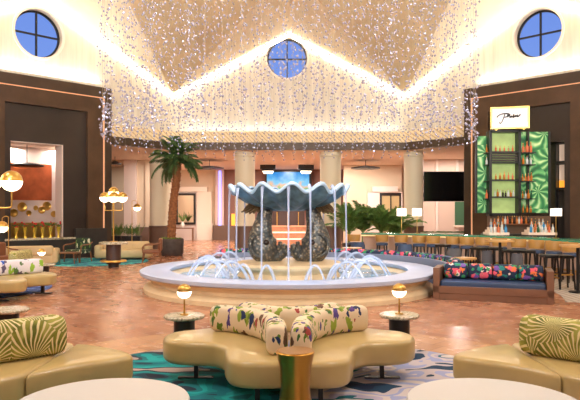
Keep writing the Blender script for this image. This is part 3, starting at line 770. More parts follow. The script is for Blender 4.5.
# arching jets: (azimuth of foot near rim, foot of arc near pedestal, apex)
def jet(p0, p1, h, k, where):
    m_ = MB(); pts = []
    for j in range(13):
        u = j/12; pts.append((p0[0]+(p1[0]-p0[0])*u, p0[1]+(p1[1]-p0[1])*u, .26+4*h*u*(1-u)))
    m_.sweep(pts, [.018+.018*u/12 for u in range(13)], 8)
    tag(m_.build('water_jet', jetm2), '%s arching water jet %s' % (ORD[k], where), 'water', 'arching water jets in the basin')
def pol(r_, adeg): return (FC[0]+r_*cos(radians(adeg)), FC[1]+r_*sin(radians(adeg)))
k = 0
for a in (170,185,200,215,228): jet(pol(2.25,a), pol(1.45,a+8), .42, k, 'from the left in the left half of the basin'); k += 1
for a in (158,145): jet(pol(2.2,a), pol(1.4,a-6), .45, k, 'from the left in the left half of the basin'); k += 1
k = 0
for a in (312,325,340,355,10): jet(pol(2.25,a), pol(1.45,a-8), .42, k, 'from the left in the right half of the basin'); k += 1
for a in (25,38): jet(pol(2.2,a), pol(1.4,a+6), .45, k, 'from the left in the right half of the basin'); k += 1
k = 0
for x0, x1 in ((-1.15,-.72),(-.62,-.28),(.72,.32),(1.2,.78)):
    jet((x0, 13.4-sqrt(1.62**2-x0*x0)), (x1, 13.4-sqrt(1.40**2-x1*x1)), .34, k, 'from the left in front of the pedestal'); k += 1

# ------------------------------------------------------------------ foreground furniture
def slab(mb, pts, z0, z1, n=6):
    return mb.prism([(p.x, p.y) for p in catmull([(x, y, 0) for x, y in pts], n, True)], z0, z1)
def cushion(path, z0, h, w_, n=10):
    """rounded bolster following a path, flat underneath"""
    P = catmull([(x, y, 0) for x, y in path], n); m = len(P); sec = []
    L_ = [0]
    for j in range(1, m): L_.append(L_[-1]+(P[j]-P[j-1]).length)
    T = L_[-1]; mb = MB(); vs = []; fs = []; NS = 20
    # resample end rounding
    js = list(range(m)); e = .07
    extra = [0, .15*e, .45*e, e]
    dist = [x for x in extra]+[x for x in L_ if e*1.2 < x < T-e*1.2]+[T-x for x in reversed(extra)]
    def at(dv):
        for j in range(1, m):
            if L_[j] >= dv-1e-9:
                f_ = (dv-L_[j-1])/max(1e-9, L_[j]-L_[j-1]); return P[j-1].lerp(P[j], f_), (P[j]-P[j-1]).normalized()
        return P[-1], (P[-1]-P[-2]).normalized()
    for dv in dist:
        p, tg = at(dv); nx = Vector((-tg.y, tg.x, 0)); q = min(dv, T-dv)/e
        s_ = 1 if q >= 1 else .72+.28*sqrt(max(0, 1-(1-q)**2))
        for i in range(NS):
            a = 2*pi*i/NS; ca, sa = cos(a), sin(a); pw = .62
            xx = math.copysign(abs(ca)**pw, ca)*w_/2*s_; zz = math.copysign(abs(sa)**pw, sa)*h/2*s_
            vs.append(p+nx*xx+Vector((0,0,z0+h/2+zz)))
    for j in range(len(dist)-1):
        for i in range(NS):
            k_ = (i+1) % NS; fs.append((j*NS+i, j*NS+k_, (j+1)*NS+k_, (j+1)*NS+i))
    fs.append(tuple(range(NS-1,-1,-1))); fs.append(tuple((len(dist)-1)*NS+i for i in range(NS)))
    return mb.add(vs, fs)

so = thing('serpentine_sofa', 'tan leather cross-shaped sofa with cream botanical backs in the middle of the rug', 'sofa', (0,0,0))
half = [(.006,4.96),(.30,4.94),(.48,5.02),(.555,5.22),(.60,5.50),(.74,5.66),(.98,5.70),(1.17,5.80),(1.26,6.02),(1.18,6.26),(.95,6.40),(.78,6.55),(.74,6.85),(.60,7.08),(.3,7.14),(.006,7.14)]
hp = catmull([(x, y, 0) for x, y in half], 6)
for sg in (-1, 1):
    pts = [(p.x*sg, p.y) for p in hp]
    MB().prism(pts, .19, .42).build('seat', leather, so, bevel=.055, seg=4)
    bx_ = MB()
    bx_.box(min(sg*.12,sg*.42), max(sg*.12,sg*.42), 5.1, 5.16, 0, .025).box(min(sg*.25,sg*.29), max(sg*.25,sg*.29), 5.1,5.14,.025,.20)
    bx_.build('foot', black, so, smooth=False)
    MB().box(min(sg*.75,sg*1.1), max(sg*.75,sg*1.1), 5.93, 5.99, 0, .025).box(min(sg*.9,sg*.94), max(sg*.9,sg*.94), 5.93,5.97,.025,.20).build('foot', black, so, smooth=False)
    MB().box(min(sg*.2,sg*.55), max(sg*.2,sg*.55), 6.8, 6.86, 0, .025).box(min(sg*.35,sg*.39), max(sg*.35,sg*.39), 6.8,6.84,.025,.20).build('foot', black, so, smooth=False)
    cushion([(sg*.80,6.32),(sg*.52,6.20),(sg*.28,5.95),(sg*.135,5.60),(sg*.105,5.16)], .415, .27, .19).build('backrest', floral_cream, so)
cushion([(-.50,6.62),(-.26,6.34),(0,6.25),(.26,6.34),(.50,6.62)], .415, .26, .20).build('backrest', floral_cream, so)
# brass drum
dmt = thing('brass_drum_table', 'hourglass brass drum standing against the front of the cross-shaped sofa', 'side table', (.05,4.74,0))
MB().lathe([(.13,0),(.145,.02),(.135,.12),(.115,.28),(.125,.44),(.150,.54),(.152,.555),(.145,.563)], 40).build('drum', brassd, dmt)
MB().lathe([(.144,.560),(.144,.566),(.02,.566)], 40).build('table_top', brassd, dmt)
# front corner sofas
LS = [(-1.36,5.2),(-1.42,5.33),(-1.62,5.50),(-1.96,5.68),(-2.3,5.75),(-2.9,5.62),(-3.5,5.2),(-3.5,4.2),(-2.5,4.2),(-2.03,4.58),(-1.73,4.88),(-1.45,5.08)]
for sg, lab in ((-1,'tan leather sofa with a green palm leaf bolster behind the front left white table'),(1,'tan leather sofa with a green palm leaf bolster behind the front right white table')):
    s_ = thing('lounge_sofa', lab, 'sofa', (0 if sg < 0 else .07, 0, 0), group='tan leather sofas with palm leaf bolsters')
    m_ = MB(); P = [(-p[0]*sg*-1 if sg < 0 else -p[0], p[1]) for p in LS]
    P = [((p[0]) if sg < 0 else -p[0], p[1]) for p in LS]
    inner = [p for p in P if abs(p[0]) < 2.04 or (abs(p[0]) < 2.35 and p[1] > 5)]
    # split at the stitched seam x = 2.03
    full = [(p.x, p.y) for p in catmull([(x, y, 0) for x, y in P], 6, True)]
    def clip(poly, side_, xs_):
        out = []
        for i in range(len(poly)):
            a, b = poly[i], poly[(i+1) % len(poly)]
            ina = (abs(a[0]) <= xs_) if side_ else (abs(a[0]) >= xs_); inb = (abs(b[0]) <= xs_) if side_ else (abs(b[0]) >= xs_)
            if ina: out.append(a)
            if ina != inb:
                t_ = (math.copysign(xs_, a[0])-a[0])/(b[0]-a[0]); out.append((math.copysign(xs_, a[0]), a[1]+(b[1]-a[1])*t_))
        keep = [p for i, p in enumerate(out) if abs(abs(p[0])-xs_) < 1e-6 or (abs(abs(p[0])-xs_) > .07)]
        return keep
    MB().prism(clip(full, True, 2.025), .19, .42).build('seat', leather, s_, bevel=.05, seg=4)
    MB().prism(clip(full, False, 2.03), .19, .42).build('seat', leather, s_, bevel=.05, seg=4)
    for fx, fy in ((1.7,5.25),(2.6,5.2)):
        MB().box(min(sg*fx,sg*(fx+.3)), max(sg*fx,sg*(fx+.3)), fy, fy+.06, 0, .025).box(min(sg*(fx+.13),sg*(fx+.17)), max(sg*(fx+.13),sg*(fx+.17)), fy, fy+.04, .025, .2).build('foot', black, s_, smooth=False)
    cushion([(sg*2.02,5.34),(sg*2.30,5.06),(sg*2.66,4.80),(sg*3.1,4.66)], .415, .34, .27).build('backrest', palmcush if sg < 0 else palmcush_r, s_)
# white round tables
for X, lab in ((-1.19,'round white table beside the sofa with the palm leaf bolster, front left corner'),(1.31,'round white table beside the sofa with the palm leaf bolster, front right corner')):
    t_ = thing('round_table', lab, 'table', (X,3.82,0), group='white round tables')
    MB().lathe([(.01,.40),(.50,.40),(.545,.42),(.552,.437),(.545,.45),(.01,.45)], 72).build('table_top', white_top, t_)
    MB().lathe([(.26,0),(.26,.02),(.2,.05),(.14,.2),(.2,.36),(.26,.40)], 40).build('pedestal', blackw, t_)
# marble side tables with globe lamps
def globe(parent, c, r_, n=24):
    g_ = MB().sphere(c, r_, n, 8, z0=-1, z1=0).build('glass_diffuser', glow, parent)
    MB().sphere(c, r_*1.01, n, 8, z0=0, z1=1).build('brass_cap', brass, g_)
def side_table(x, y, r_, lab, lamp_lab):
    t_ = thing('marble_side_table', lab, 'side table', (x,y,0), group='marble topped side tables')
    MB().lathe([(.01,.38),(r_*.94,.38),(r_,.395),(r_,.41),(r_*.96,.42),(.01,.42)], 48).build('table_top', marble, t_)
    MB().lathe([(r_*.52,0),(r_*.52,.38)], 32).build('base', blackw, t_)
    if lamp_lab:
        l_ = thing('globe_lamp', lamp_lab, 'table lamp', (x,y,.42), group='small brass globe lamps')
        MB().lathe([(.05,0),(.05,.012),(.012,.016),(.009,.2)], 20).build('stem', brass, l_)
        globe(l_, (0,0,.285), .088)
side_table(-1.265,7.25,.245,'marble topped side table at the left end of the cross-shaped sofa','small brass globe lamp on the marble table left of the cross-shaped sofa')
side_table(1.345,7.32,.24,'marble topped side table at the right end of the cross-shaped sofa','small brass globe lamp on the marble table right of the cross-shaped sofa')
side_table(-3.62,7.72,.26,'marble topped side table behind the front left palm leaf bolster',None)
side_table(-5.98,14.5,.33,'marble topped side table behind the sofa with the white botanical back','brass and glass globe lamp behind the sofa with the white botanical back')
# rugs
for c, r_, m_, lab in (((0,5.2),2.53,rug_main,'big round teal and grey patterned rug under the cross-shaped sofa'),((-7.2,12.8),2.0,rug_blue,'round blue patterned rug under the white botanical backed sofa'),((-6.6,20.3),1.8,rug_teal,'round turquoise rug under the far beige sofas')):
    o = MB().lathe([(.01,0),(r_,0),(r_,.012),(.01,.012)], 96, (0,0,0)).build('round_rug', m_, loc=(c[0],c[1],.001)); tag(o, lab, 'rug')
# carpet by the bar
o = MB().arc((0,13.4,0), [(5.6,.001),(9.2,.001),(9.2,.010),(5.6,.010)], radians(-24), radians(60), 40).build('bar_carpet', carpetg, smooth=False); tag(o, 'grey striped carpet on the floor along the curved bar', 'carpet')

# left middle sofa
lm = thing('serpentine_sofa', 'tan leather sofa with a white botanical back on the round blue rug', 'sofa', (0,0,0))
MB().prism([(p.x,p.y) for p in catmull([(-4.86,11.0,0),(-4.93,11.3,0),(-5.12,11.6,0),(-5.0,11.8,0),(-4.76,12.0,0),(-4.78,12.35,0),(-5.05,12.6,0),(-5.6,12.65,0),(-6.4,12.4,0),(-6.9,11.8,0),(-6.5,11.0,0),(-5.6,10.82,0),(-5.05,10.84,0)], 6, True)], .2, .42).build('seat', leather, lm, bevel=.05, seg=4)
cushion([(-5.1,12.4),(-5.5,12.1),(-5.75,11.75),(-6.1,11.5)], .415, .30, .24).build('backrest', floral_white, lm)
MB().box(-5.15,-4.82,12.15,12.21,.013,.04).box(-5.03,-4.97,12.15,12.2,.04,.2).build('foot', black, lm, smooth=False); MB().box(-5.6,-5.2,11.1,11.16,.013,.04).box(-5.45,-5.39,11.1,11.15,.04,.2).build('foot', black, lm, smooth=False)

# far beige sofas
def box_sofa(name, lab, x, y, rz, L_, mt=sofafab):
    s_ = thing(name, lab, 'sofa', (x,y,.013), rz)
    MB().box(-L_/2,L_/2,-.42,.42,.06,.36).build('seat', mt, s_, bevel=.07, seg=3)
    MB().box(-L_/2,L_/2,.22,.46,.3,.62).build('backrest', mt, s_, bevel=.08, seg=3)
    for sg in (-1,1): MB().box(sg*L_/2-.12,sg*L_/2+.12,-.42,.40,.06,.52).build('armrest', mt, s_, bevel=.08, seg=3)
    MB().box(-L_/2+.1,L_/2-.1,-.35,.35,0,.07).build('plinth', black, s_, smooth=False)
    return s_
box_sofa('beige_sofa','beige sofa seen from behind below the vase ledge', -8.15,18.9, radians(195), 1.45)
s3 = box_sofa('beige_sofa','long beige sofa behind the pedestal with the four globe lamp', -5.85,21.3, radians(8), 1.7)
# armchairs
def armchair(lab, x, y, rz, mt, frame=wood):
    a_ = thing('armchair', lab, 'armchair', (x,y,.0), rz)
    MB().box(-.3,.3,-.3,.28,.30,.42).build('seat', mt, a_, bevel=.04, seg=2)
    MB().box(-.3,.3,.22,.34,.38,.80).build('backrest', mt, a_, bevel=.05, seg=2)
    for sx_ in (-1,1):
        for sy_ in (-1,1): MB().sweep([(sx_*.32,sy_*.3,0),(sx_*.30,sy_*.26,.34)], [.018,.025], 8).build('leg', frame, a_)
        MB().sweep(catmull([(sx_*.34,-.28,.33),(sx_*.36,-.26,.56),(sx_*.36,.1,.6),(sx_*.33,.32,.66)],4), .022, 8).build('armrest', frame, a_)
    return a_
armchair('wooden armchair in dark leaf print fabric below the bronze portal', XA(78,20.2),20.2,radians(-20),leaffab)
armchair('brown leather armchair at the far edge of the left lounge', XA(2,17.2),17.2,radians(60),brownleath)
armchair('brown wooden armchair between the long beige sofa and the palm pot', XA(152,20.2),20.2,radians(-80),brownleath)
ctb = thing('coffee_table', 'low walnut coffee table beside the leaf print armchair', 'table', (XA(67,19.4),19.4,.013))
MB().box(-.36,.36,-.25,.25,.33,.37).build('table_top', wood, ctb, bevel=.01, seg=1)
for sx_ in (-1,1):
    for sy_ in (-1,1): MB().sweep([(sx_*.32,sy_*.22,0),(sx_*.28,sy_*.18,.33)], .016, 8).build('leg', wood, ctb)
gs = thing('patterned_sofa', 'pale green patterned sofa end at the left edge beside the brown armchair', 'sofa', (XA(-1,14.6),15.0,0), radians(90))
MB().box(-.5,.5,-.42,.42,.06,.36).build('seat', palmcush, gs, bevel=.07, seg=3)
MB().box(-.5,.5,-.46,-.25,.3,.72).build('backrest', palmcush, gs, bevel=.08, seg=3)

# cluster lamps
def cluster(x, y, zb, lab, arm=.265, r_=.155):
    l_ = thing('cluster_floor_lamp', lab, 'floor lamp', (x,y,zb))
    top = 2.13-zb
    MB().lathe([(.12,0),(.12,.02),(.02,.03),(.018,top+.08)], 16).build('pole', brass, l_)
    MB().sphere((0,0,0),1e-3,4,2)
    for a in (0, 90+20, 180, 270+20):
        dx, dy = cos(radians(a)), sin(radians(a))
        MB().sweep(catmull([(0,0,top-.40),(dx*arm*.9,dy*arm*.9,top-.40),(dx*arm,dy*arm,top-.33),(dx*arm,dy*arm,top-.14)],4), .012, 8).build('arm', brass, l_)
        globe(l_, (dx*arm,dy*arm,top), r_)
    globe(l_, (0,0,top+.16), r_)
    return l_
X = XA(113.5,18.3)
pd = thing('pedestal_table', 'dark drum pedestal table with a brass foot ring in front of the long beige sofa', 'table', (X,18.3,.0))
MB().lathe([(.01,.70),(.42,.70),(.44,.74),(.42,.77),(.01,.77)], 40).build('table_top', marble, pd)
MB().lathe([(.22,.1),(.22,.70)], 32).build('drum', brownleath if False else mat('dark_brown_leather',(70,48,40),.5), pd)
MB().lathe([(.16,0),(.16,.1)], 24).build('foot', blackw, pd)
MB().lathe([(.2,.16),(.38,.16),(.40,.18),(.38,.22),(.2,.22)], 40).build('foot_ring', brass, pd)
cluster(X,18.3,.77,'four globe brass lamp standing on the dark drum pedestal')
cluster(-4.52,9.0,0,'tall brass globe cluster lamp standing on the floor nearest the left edge', arm=.36)
def slim(x, y, h, side_, lab):
    l_ = thing('slim_floor_lamp', lab, 'floor lamp', (x,y,0))
    MB().lathe([(.12,0),(.12,.02),(.012,.03),(.012,h)], 12).build('pole', brass, l_)
    MB().sweep(catmull([(0,0,h),(side_*.1,0,h+.02),(side_*.2,0,h-.03),(side_*.21,0,h-.12)],4), .01, 8).build('arm', brass, l_)
    globe(l_, (side_*.21,0,h-.26), .15, 16)
slim(XA(132,24.5),24.5,ZA(201,24.5),1,'slim brass floor lamp with one globe beside the plant trough')
slim(XA(8.5,15.8),15.8,ZA(217,15.8),-.8,'slim brass floor lamp with one globe near the left edge before the vase ledge')

# ------------------------------------------------------------------ plants
def leaflet(mb, base, d, up, L_, w_):
    d = Vector(d).normalized(); sidev = d.cross(Vector(up)).normalized(); b = Vector(base)
    m1 = b+d*L_*.45; tip = b+d*L_-Vector((0,0,L_*.18))
    mb.add([b, m1+sidev*w_, tip, m1-sidev*w_], [(0,1,2,3)])
def frond_mesh(L_, droop, nleaf=26, lw=.018, ll=.34):
    mb = MB(); pts = []
    for j in range(13):
        u = j/12; pts.append((u*L_*(1-.12*u*u), 0, L_*(.55*u-droop*u*u)))
    mb.sweep(pts, [.016*(1-.8*j/12)+.002 for j in range(13)], 5)
    P = [Vector(p) for p in pts]
    for j in range(nleaf):
        u = .12+.88*j/nleaf; q = u*12; i = min(11, int(q)); p = P[i].lerp(P[i+1], q-i); tg = (P[i+1]-P[i]).normalized()
        l_ = ll*(1-.55*abs(2*u-.9))
        for sg in (-1,1):
            d = tg*.75+Vector((0,sg*1.0,-.12+random.uniform(-.15,.15)))
            leaflet(mb, p, d, (0,0,1), l_*random.uniform(.85,1.1), lw)
    return mb
ORx = 0
def palm_crown(parent, c, n_, protos, tilt=(0,1)):
    for k in range(n_):
        me = protos[k % len(protos)]
        o = bpy.data.objects.new('frond', me); COL.objects.link(o); o.parent = parent; o.location = c
        o.rotation_euler = (0, random.uniform(*tilt), 2*pi*k/n_*1.0+random.uniform(-.2,.2)+k*2.4)
        s_ = random.uniform(.85,1.1); o.scale = (s_,s_,s_)
def protos(specs, m_):
    out = []
    for sp in specs:
        o = frond_mesh(*sp).build('frond', m_, smooth=False); out.append(o.data); bpy.data.objects.remove(o)
    return out
fp = protos([(1.1,.55,30,.022,.4),(1.15,.75,30,.022,.4),(1.0,1.0,30,.022,.38),(1.05,.35,30,.022,.4)], frondm)
PX_, PY_ = XA(171.5,23.3), 23.3
pl = thing('palm_tree', 'tall date palm in a dark round pot left of the fountain', 'palm tree', (PX_,PY_,0))
MB().lathe([(.42,0),(.46,.1),(.47,.62),(.45,.66),(.42,.66),(.42,.58),(.01,.58)], 40).build('pot', potm, pl)
MB().lathe([(.01,.585),(.41,.585)], 24).build('soil', soil, pl.children[0])
mb = MB()
for k in range(70):
    a = random.uniform(0,2*pi); r_ = random.uniform(.1,.38); leaflet(mb, (cos(a)*r_,sin(a)*r_,.58), (cos(a)*.7,sin(a)*.7,1), (0,0,1), random.uniform(.14,.26), .03)
mb.build('underplanting', greenleaf, pl, smooth=False)['kind'] = 'stuff'
tp = catmull([(0,0,.58),(.02,0,1.3),(.08,0,2.1),(.19,0,2.9),(.22,0,3.66)], 9); tr = []
for j, p in enumerate(tp): tr.append((.165-.05*j/len(tp))*(1.12 if j % 2 else .95))
MB().sweep(tp, tr, 14).build('trunk', trunkm, pl)
mb = MB()
for j in range(26):                       # cut frond stubs spiralling up the trunk
    for q in range(6):
        u = (j+q/6)/26; i = min(len(tp)-2, int(u*(len(tp)-1))); p = tp[i]; a = q*pi/3+j*.5; r_ = .13
        d = Vector((cos(a),sin(a),1.2)).normalized(); b = p+Vector((cos(a)*r_,sin(a)*r_,0))
        mb.sweep([b-d*.03, b+d*.07], [.035,.015], 4)
o = mb.build('frond_stubs', trunkm, pl, smooth=False); o['kind'] = 'stuff'
palm_crown(pl, (.22,0,3.62), 60, fp, (-1.35,.55))
# areca palms on the right
ap = protos([(1.45,.45,24,.026,.42),(1.3,.25,24,.026,.4),(1.5,.7,24,.026,.42)], frondl)
for k, (px, Y, h) in enumerate(((349,23.9,.35),(363,24.5,.42),(381,23.9,.36),(394,24.4,.2))):
    a_ = thing('areca_palm', 'bushy potted palm, %s from the left in the row behind the bar end' % ORD[k], 'potted palm', (XA(px,Y),Y,0), group='bushy palms behind the bar end')
    MB().lathe([(.22,0),(.28,.4),(.28,.45),(.25,.45),(.25,.4),(.01,.4)], 20).build('pot', potm, a_)
    palm_crown(a_, (0,0,.42+h), 22, ap, (-1.2,-.35))
    mb = MB()
    for q in range(7):
        an = q*.9; mb.sweep([(cos(an)*.05,sin(an)*.05,.4),(cos(an)*.03,sin(an)*.03,.5+h)], .015, 5)
    mb.build('stems', frondl, a_)
# plant trough with sword leaves
for k, (x0, x1) in enumerate(((108,121),(123,141))):
    Y = 25.6 if False else 27.0
    xa, xb = XA(x0,Y), XA(x1,Y)
    t_ = thing('plant_trough', ('black trough of sword leaved plants beside the bronze portal','black trough of sword leaved plants behind the slim floor lamp')[k], 'planter', ((xa+xb)/2,Y,0))
    MB().box(-(xb-xa)/2,(xb-xa)/2,-.2,.2,0,.62).build('box', black, t_, smooth=False)
    mb = MB()
    for q in range(90):
        x = random.uniform(-(xb-xa)/2+.03,(xb-xa)/2-.03); a = random.uniform(0,2*pi); leaflet(mb, (x,random.uniform(-.15,.15),.6), (cos(a)*.4,sin(a)*.3,1), (1,0,0) , random.uniform(.4,.85), .035)
    mb.build('foliage', frondl, t_, smooth=False)['kind'] = 'stuff'
# low greenery box under the television
t_ = thing('counter_planter', 'low planter of greenery on the ledge under the television', 'planter', (XA(446,24.5),24.5,0))
MB().box(-1.0,1.0,-.2,.2,0,.85).build('box', white_trim, t_, smooth=False)
mb = MB()
for q in range(160):
    x = random.uniform(-.95,.95); a = random.uniform(0,2*pi); leaflet(mb, (x,random.uniform(-.15,.15),.84), (cos(a),sin(a),.5), (0,0,1), random.uniform(.1,.28), .03)
mb.build('foliage', frondl, t_, smooth=False)['kind'] = 'stuff'

# vases on the ledge
for k, px in enumerate((16,25,34.5,42.5,50.5,58.5)):
    tt = (px-PX)/F; d_ = .08
    # plane d=.1: X=-(4.9+s-.057), Y=25.3-s-.057
    s_ = -(4.9-.057+tt*(25.3-.057))/(1-tt); x, y = -(4.9+s_-.057), 25.3-s_-.057
    v_ = thing('flower_vase', '%s from the left of the gilt vases with red flowers on the marble ledge' % ORD[k], 'vase', (x,y,.77), group='gilt vases on the marble ledge')
    MB().lathe([(.06,0),(.055,.03),(.035,.1),(.05,.22),(.085,.36),(.09,.38)], 14).build('vase', yellowglass, v_)
    mb = MB()
    for q in range(5):
        a = q*1.3+k; r_ = .03+.07*(q % 3)/2
        mb.sphere((cos(a)*r_, sin(a)*r_, .40+.05*((q+k) % 4)), .035, 8, 5)
    mb.build('flowers', red, v_)
    mb = MB()
    for q in range(16):
        a = q*2.4; leaflet(mb, (0,0,.38), (cos(a),sin(a),.8), (0,0,1), random.uniform(.15,.26)+(.15 if k == 4 else 0), .035)
    mb.build('leaves', frondl, v_, smooth=False)

# ------------------------------------------------------------------ benches
ang = atan2(-.74, 2.0); M0 = Vector((2.76,11.5,0))
bn = thing('bench', 'bronze framed bench with navy seat right of the fountain', 'bench', (2.76,11.5,0), ang)
Lb = 2.13
MB().box(.0,Lb,.0,.05,.12,.26).build('front_rail', benchw, bn, smooth=False, bevel=.006, seg=1)
MB().box(.0,Lb,.01,.7,.0,.12).build('plinth', benchw, bn, smooth=False, bevel=.006, seg=1)
for x in (0, Lb-.12): MB().box(x,x+.12,.0,.75,.0,.60).build('end_panel', benchw, bn, smooth=False, bevel=.006, seg=1)
MB().box(.12,Lb-.12,.7,.75,.12,.56).build('back_panel', benchw, bn, smooth=False)
MB().box(.125,Lb-.125,.055,.69,.12,.36).build('seat', navy, bn, bevel=.04, seg=3)
for k in range(4):
    c = .16+.455*(k+.5)
    cu = cushion([(c-.22,0),(c,0),(c+.22,0)], 0, .30, .28)
    o = cu.build('bolster_cushion', floral_dark, bevel=0)
    o.location = M0+Vector((cos(ang)*0-sin(ang)*.53, sin(ang)*0+cos(ang)*.53, .365)); o.rotation_euler.z = ang
    tag(o, '%s dark tropical bolster from the fountain on the bronze framed bench' % ORD[k], 'cushion', 'bolsters on the bronze framed bench')
cb = thing('curved_banquette', 'curved grey banquette wrapping round the far side of the fountain', 'banquette', (0,13.4,0))
a0, a1 = radians(121), radians(-14)
MB().arc((0,0,0), [(3.42,0),(3.50,0),(3.50,.56),(3.42,.56)], a0, a1, 60).build('back_panel', banq, cb)
MB().arc((0,0,0), [(3.52,.1),(4.02,.1),(4.02,.38),(3.98,.40),(3.52,.40)], a0, a1, 60).build('seat', navy, cb)
MB().arc((0,0,0), [(3.50,.0),(3.95,.0),(3.95,.1),(3.50,.1)], a0, a1, 60).build('plinth', benchd, cb)
for k in range(16):
    aa = a0+(a1-a0)*(k+.5)/16; hw = abs(a1-a0)/32*.96
    pts = [(3.645*cos(aa+hw*q), 3.645*sin(aa+hw*q)) for q in (1,0,-1)]
    o = cushion(pts, .405, .26, .25).build('bolster_cushion', floral_dark, loc=(0,13.4,0))
    tag(o, '%s dark tropical bolster from the left on the curved banquette behind the fountain' % ORD[k], 'cushion', 'bolsters on the curved banquette')
tag(MB().box(-.34,.34,-.25,.25,0,.38).build('ottoman_box', mat('slate_box',(66,66,78),.5), bevel=.01, seg=1, loc=(XA(211,17.6),17.6,0)), 'dark slate box bench at the left end of the curved banquette', 'bench')

# ------------------------------------------------------------------ bar
bar = thing('bar_counter', 'long curved bar counter with a green glass top', 'bar counter', (0,13.4,0))
b0, b1 = radians(70), radians(-12)
MB().arc((0,0,0), [(6.98,.94),(7.02,.925),(7.80,.925),(7.80,.98),(7.02,.98),(6.98,.965)], b0, b1, 70).build('counter_top', green_top, bar)
MB().arc((0,0,0), [(7.0,.885),(7.6,.885),(7.6,.925),(7.0,.925)], b0, b1, 70).build('apron', mat('lit_bar_apron',(246,214,160),.5,emit=.5,emcol=(255,210,150)), bar)
MB().arc((0,0,0), [(7.3,0),(7.55,0),(7.55,.885),(7.3,.885)], b0, b1, 70).build('bar_front', barface, bar)
MB().arc((0,0,0), [(7.15,.2),(7.19,.2),(7.19,.24),(7.15,.24)], b0, b1, 70).build('foot_rail', brass, bar)
def raycirc(px, r_, near=False):
    tt = (px-PX)/F; # X=tt*Y ; X^2+(Y-13.4)^2=r^2
    A = tt*tt+1; B = -26.8; C_ = 13.4**2-r_*r_; D_ = max(0, B*B-4*A*C_)
    Y = (-B+(-1 if near else 1)*sqrt(D_))/(2*A); return tt*Y, Y
def barrel():
    s_ = thing('barrel_bar_stool', 'x', 'bar stool', group='tan barrel backed bar stools')
    MB().lathe([(.01,.60),(.17,.60),(.19,.62),(.19,.67),(.17,.69),(.01,.69)], 24).build('seat', blueseat, s_)
    MB().arc((0,0,0), [(.175,.74),(.20,.73),(.215,.93),(.205,.95),(.18,.94),(.165,.76)], radians(165), radians(375), 20).build('backrest', stooltan, s_)
    for k in range(4):
        a = pi/4+k*pi/2; MB().sweep([(cos(a)*.21,sin(a)*.21,0),(cos(a)*.16,sin(a)*.16,.62)], [.02,.028], 6).build('leg', blackw, s_)
    MB().ringlathe([(.19,.2),(.205,.2),(.205,.22),(.19,.22)], 20).build('foot_ring', brass, s_)
    return s_
def backless():
    s_ = thing('backless_bar_stool', 'x', 'bar stool', group='black backless bar stools')
    MB().box(-.19,.19,-.15,.15,.66,.73).build('seat', black, s_, bevel=.02, seg=2)
    for sx_ in (-1,1):
        for sy_ in (-1,1): MB().sweep([(sx_*.2,sy_*.16,0),(sx_*.15,sy_*.12,.67)], [.022,.022], 6).build('leg', blackw, s_)
        MB().box(sx_*.17-.012,sx_*.17+.012,-.14,.14,.3,.33).build('stretcher', brass if sx_ > 0 else blackw, s_, smooth=False)
    MB().box(-.16,.16,-.155,-.13,.22,.25).build('stretcher', brass, s_, smooth=False)
    return s_
proto = None
for k, px in enumerate((354,382,401,419,433,453,467,483,500,519,537,554,571)):
    x, y = raycirc(px, 6.72)
    if proto is None: proto = barrel(); o = proto
    else: o = dup(proto)
    o.location = (x,y,.0 if y > 17.6 else .011); o.rotation_euler.z = atan2(x, -(y-13.4))+pi if False else atan2(-(13.4-y), -(-x))-pi/2
    o.rotation_euler.z = atan2(y-13.4, x)-pi/2+0
    o['label'] = 'tan barrel backed stool at the green bar, %s from the left' % ORD[k]
proto = None
for k, (px, r_) in enumerate(((479,5.7),(494,5.98),(511,5.7),(526,5.98),(549,5.7),(564,5.98),(443,6.0))):
    x, y = raycirc(px, r_)
    if proto is None: proto = backless(); o = proto
    else: o = dup(proto)
    o.location = (x,y,.011); o.rotation_euler.z = atan2(y-13.4, x)-pi/2
    o['label'] = 'black backless bar stool, %s' % ('leftmost, apart from the others' if k == 6 else '%s from the left in the pairs before the bar' % ORD[k])
# wooden tables by the bar
for k, (px, py, z, r_, lab) in enumerate(((500,240.5,.98,.34,'high round wooden table among the black backless stools'),(578,245.5,.98,.36,'high round wooden table at the right edge before the bar'),(463,257.5,.5,.34,'low round wooden table behind the bench'),(352,247.5,.62,.3,'low round wooden table near the left end of the bar'))):
    x, y, _ = G(px, py, z)
    t_ = thing('round_wood_table', lab, 'table', (x,y,.011 if hypot(x,y-13.4) > 5.2 and y < 20 else 0), group='round wooden tables by the bar')
    MB().lathe([(.01,z-.04),(r_,z-.04),(r_,z),(.01,z)], 36).build('table_top', mat('golden_wood_%d' % k,(214,166,104),.35,noise=.15), t_)
    MB().lathe([(.18,0),(.18,.02),(.035,.04),(.035,z-.04)], 20).build('pedestal', black, t_)
# low lounge chairs
for k, (px, Y, mt_, lab) in enumerate(((358,19.2,blueseat,'slate blue tub chair at the left end of the bar'),(405,18.0,blueseat,'slate blue tub chair behind the fountain before the bar'),(454,15.9,greychair,'grey tub chair behind the curved banquette end'),(487,15.0,greychair,'grey tub chair behind the left end of the bench'),(517,13.9,greychair,'grey tub chair behind the right end of the bench'))):
    c_ = thing('tub_chair', lab, 'chair', (XA(px,Y),Y,.0), group='low tub chairs before the bar'); c_.scale = ((.85,.85,.72,.5,.5)[k], (.85,.85,.72,.5,.5)[k], 1)
    MB().lathe([(.01,.30),(.24,.30),(.26,.34),(.24,.42),(.01,.42)], 24).build('seat', mt_, c_)
    MB().arc((0,0,0), [(.25,.34),(.28,.34),(.26,.62),(.22,.72),(.19,.70),(.22,.6)], radians(170), radians(370), 20).build('backrest', mt_, c_)
    for q in range(4):
        a = pi/4+q*pi/2; MB().sweep([(cos(a)*.24,sin(a)*.24,0.012),(cos(a)*.18,sin(a)*.18,.32)], .014, 6).build('leg', blackw, c_)
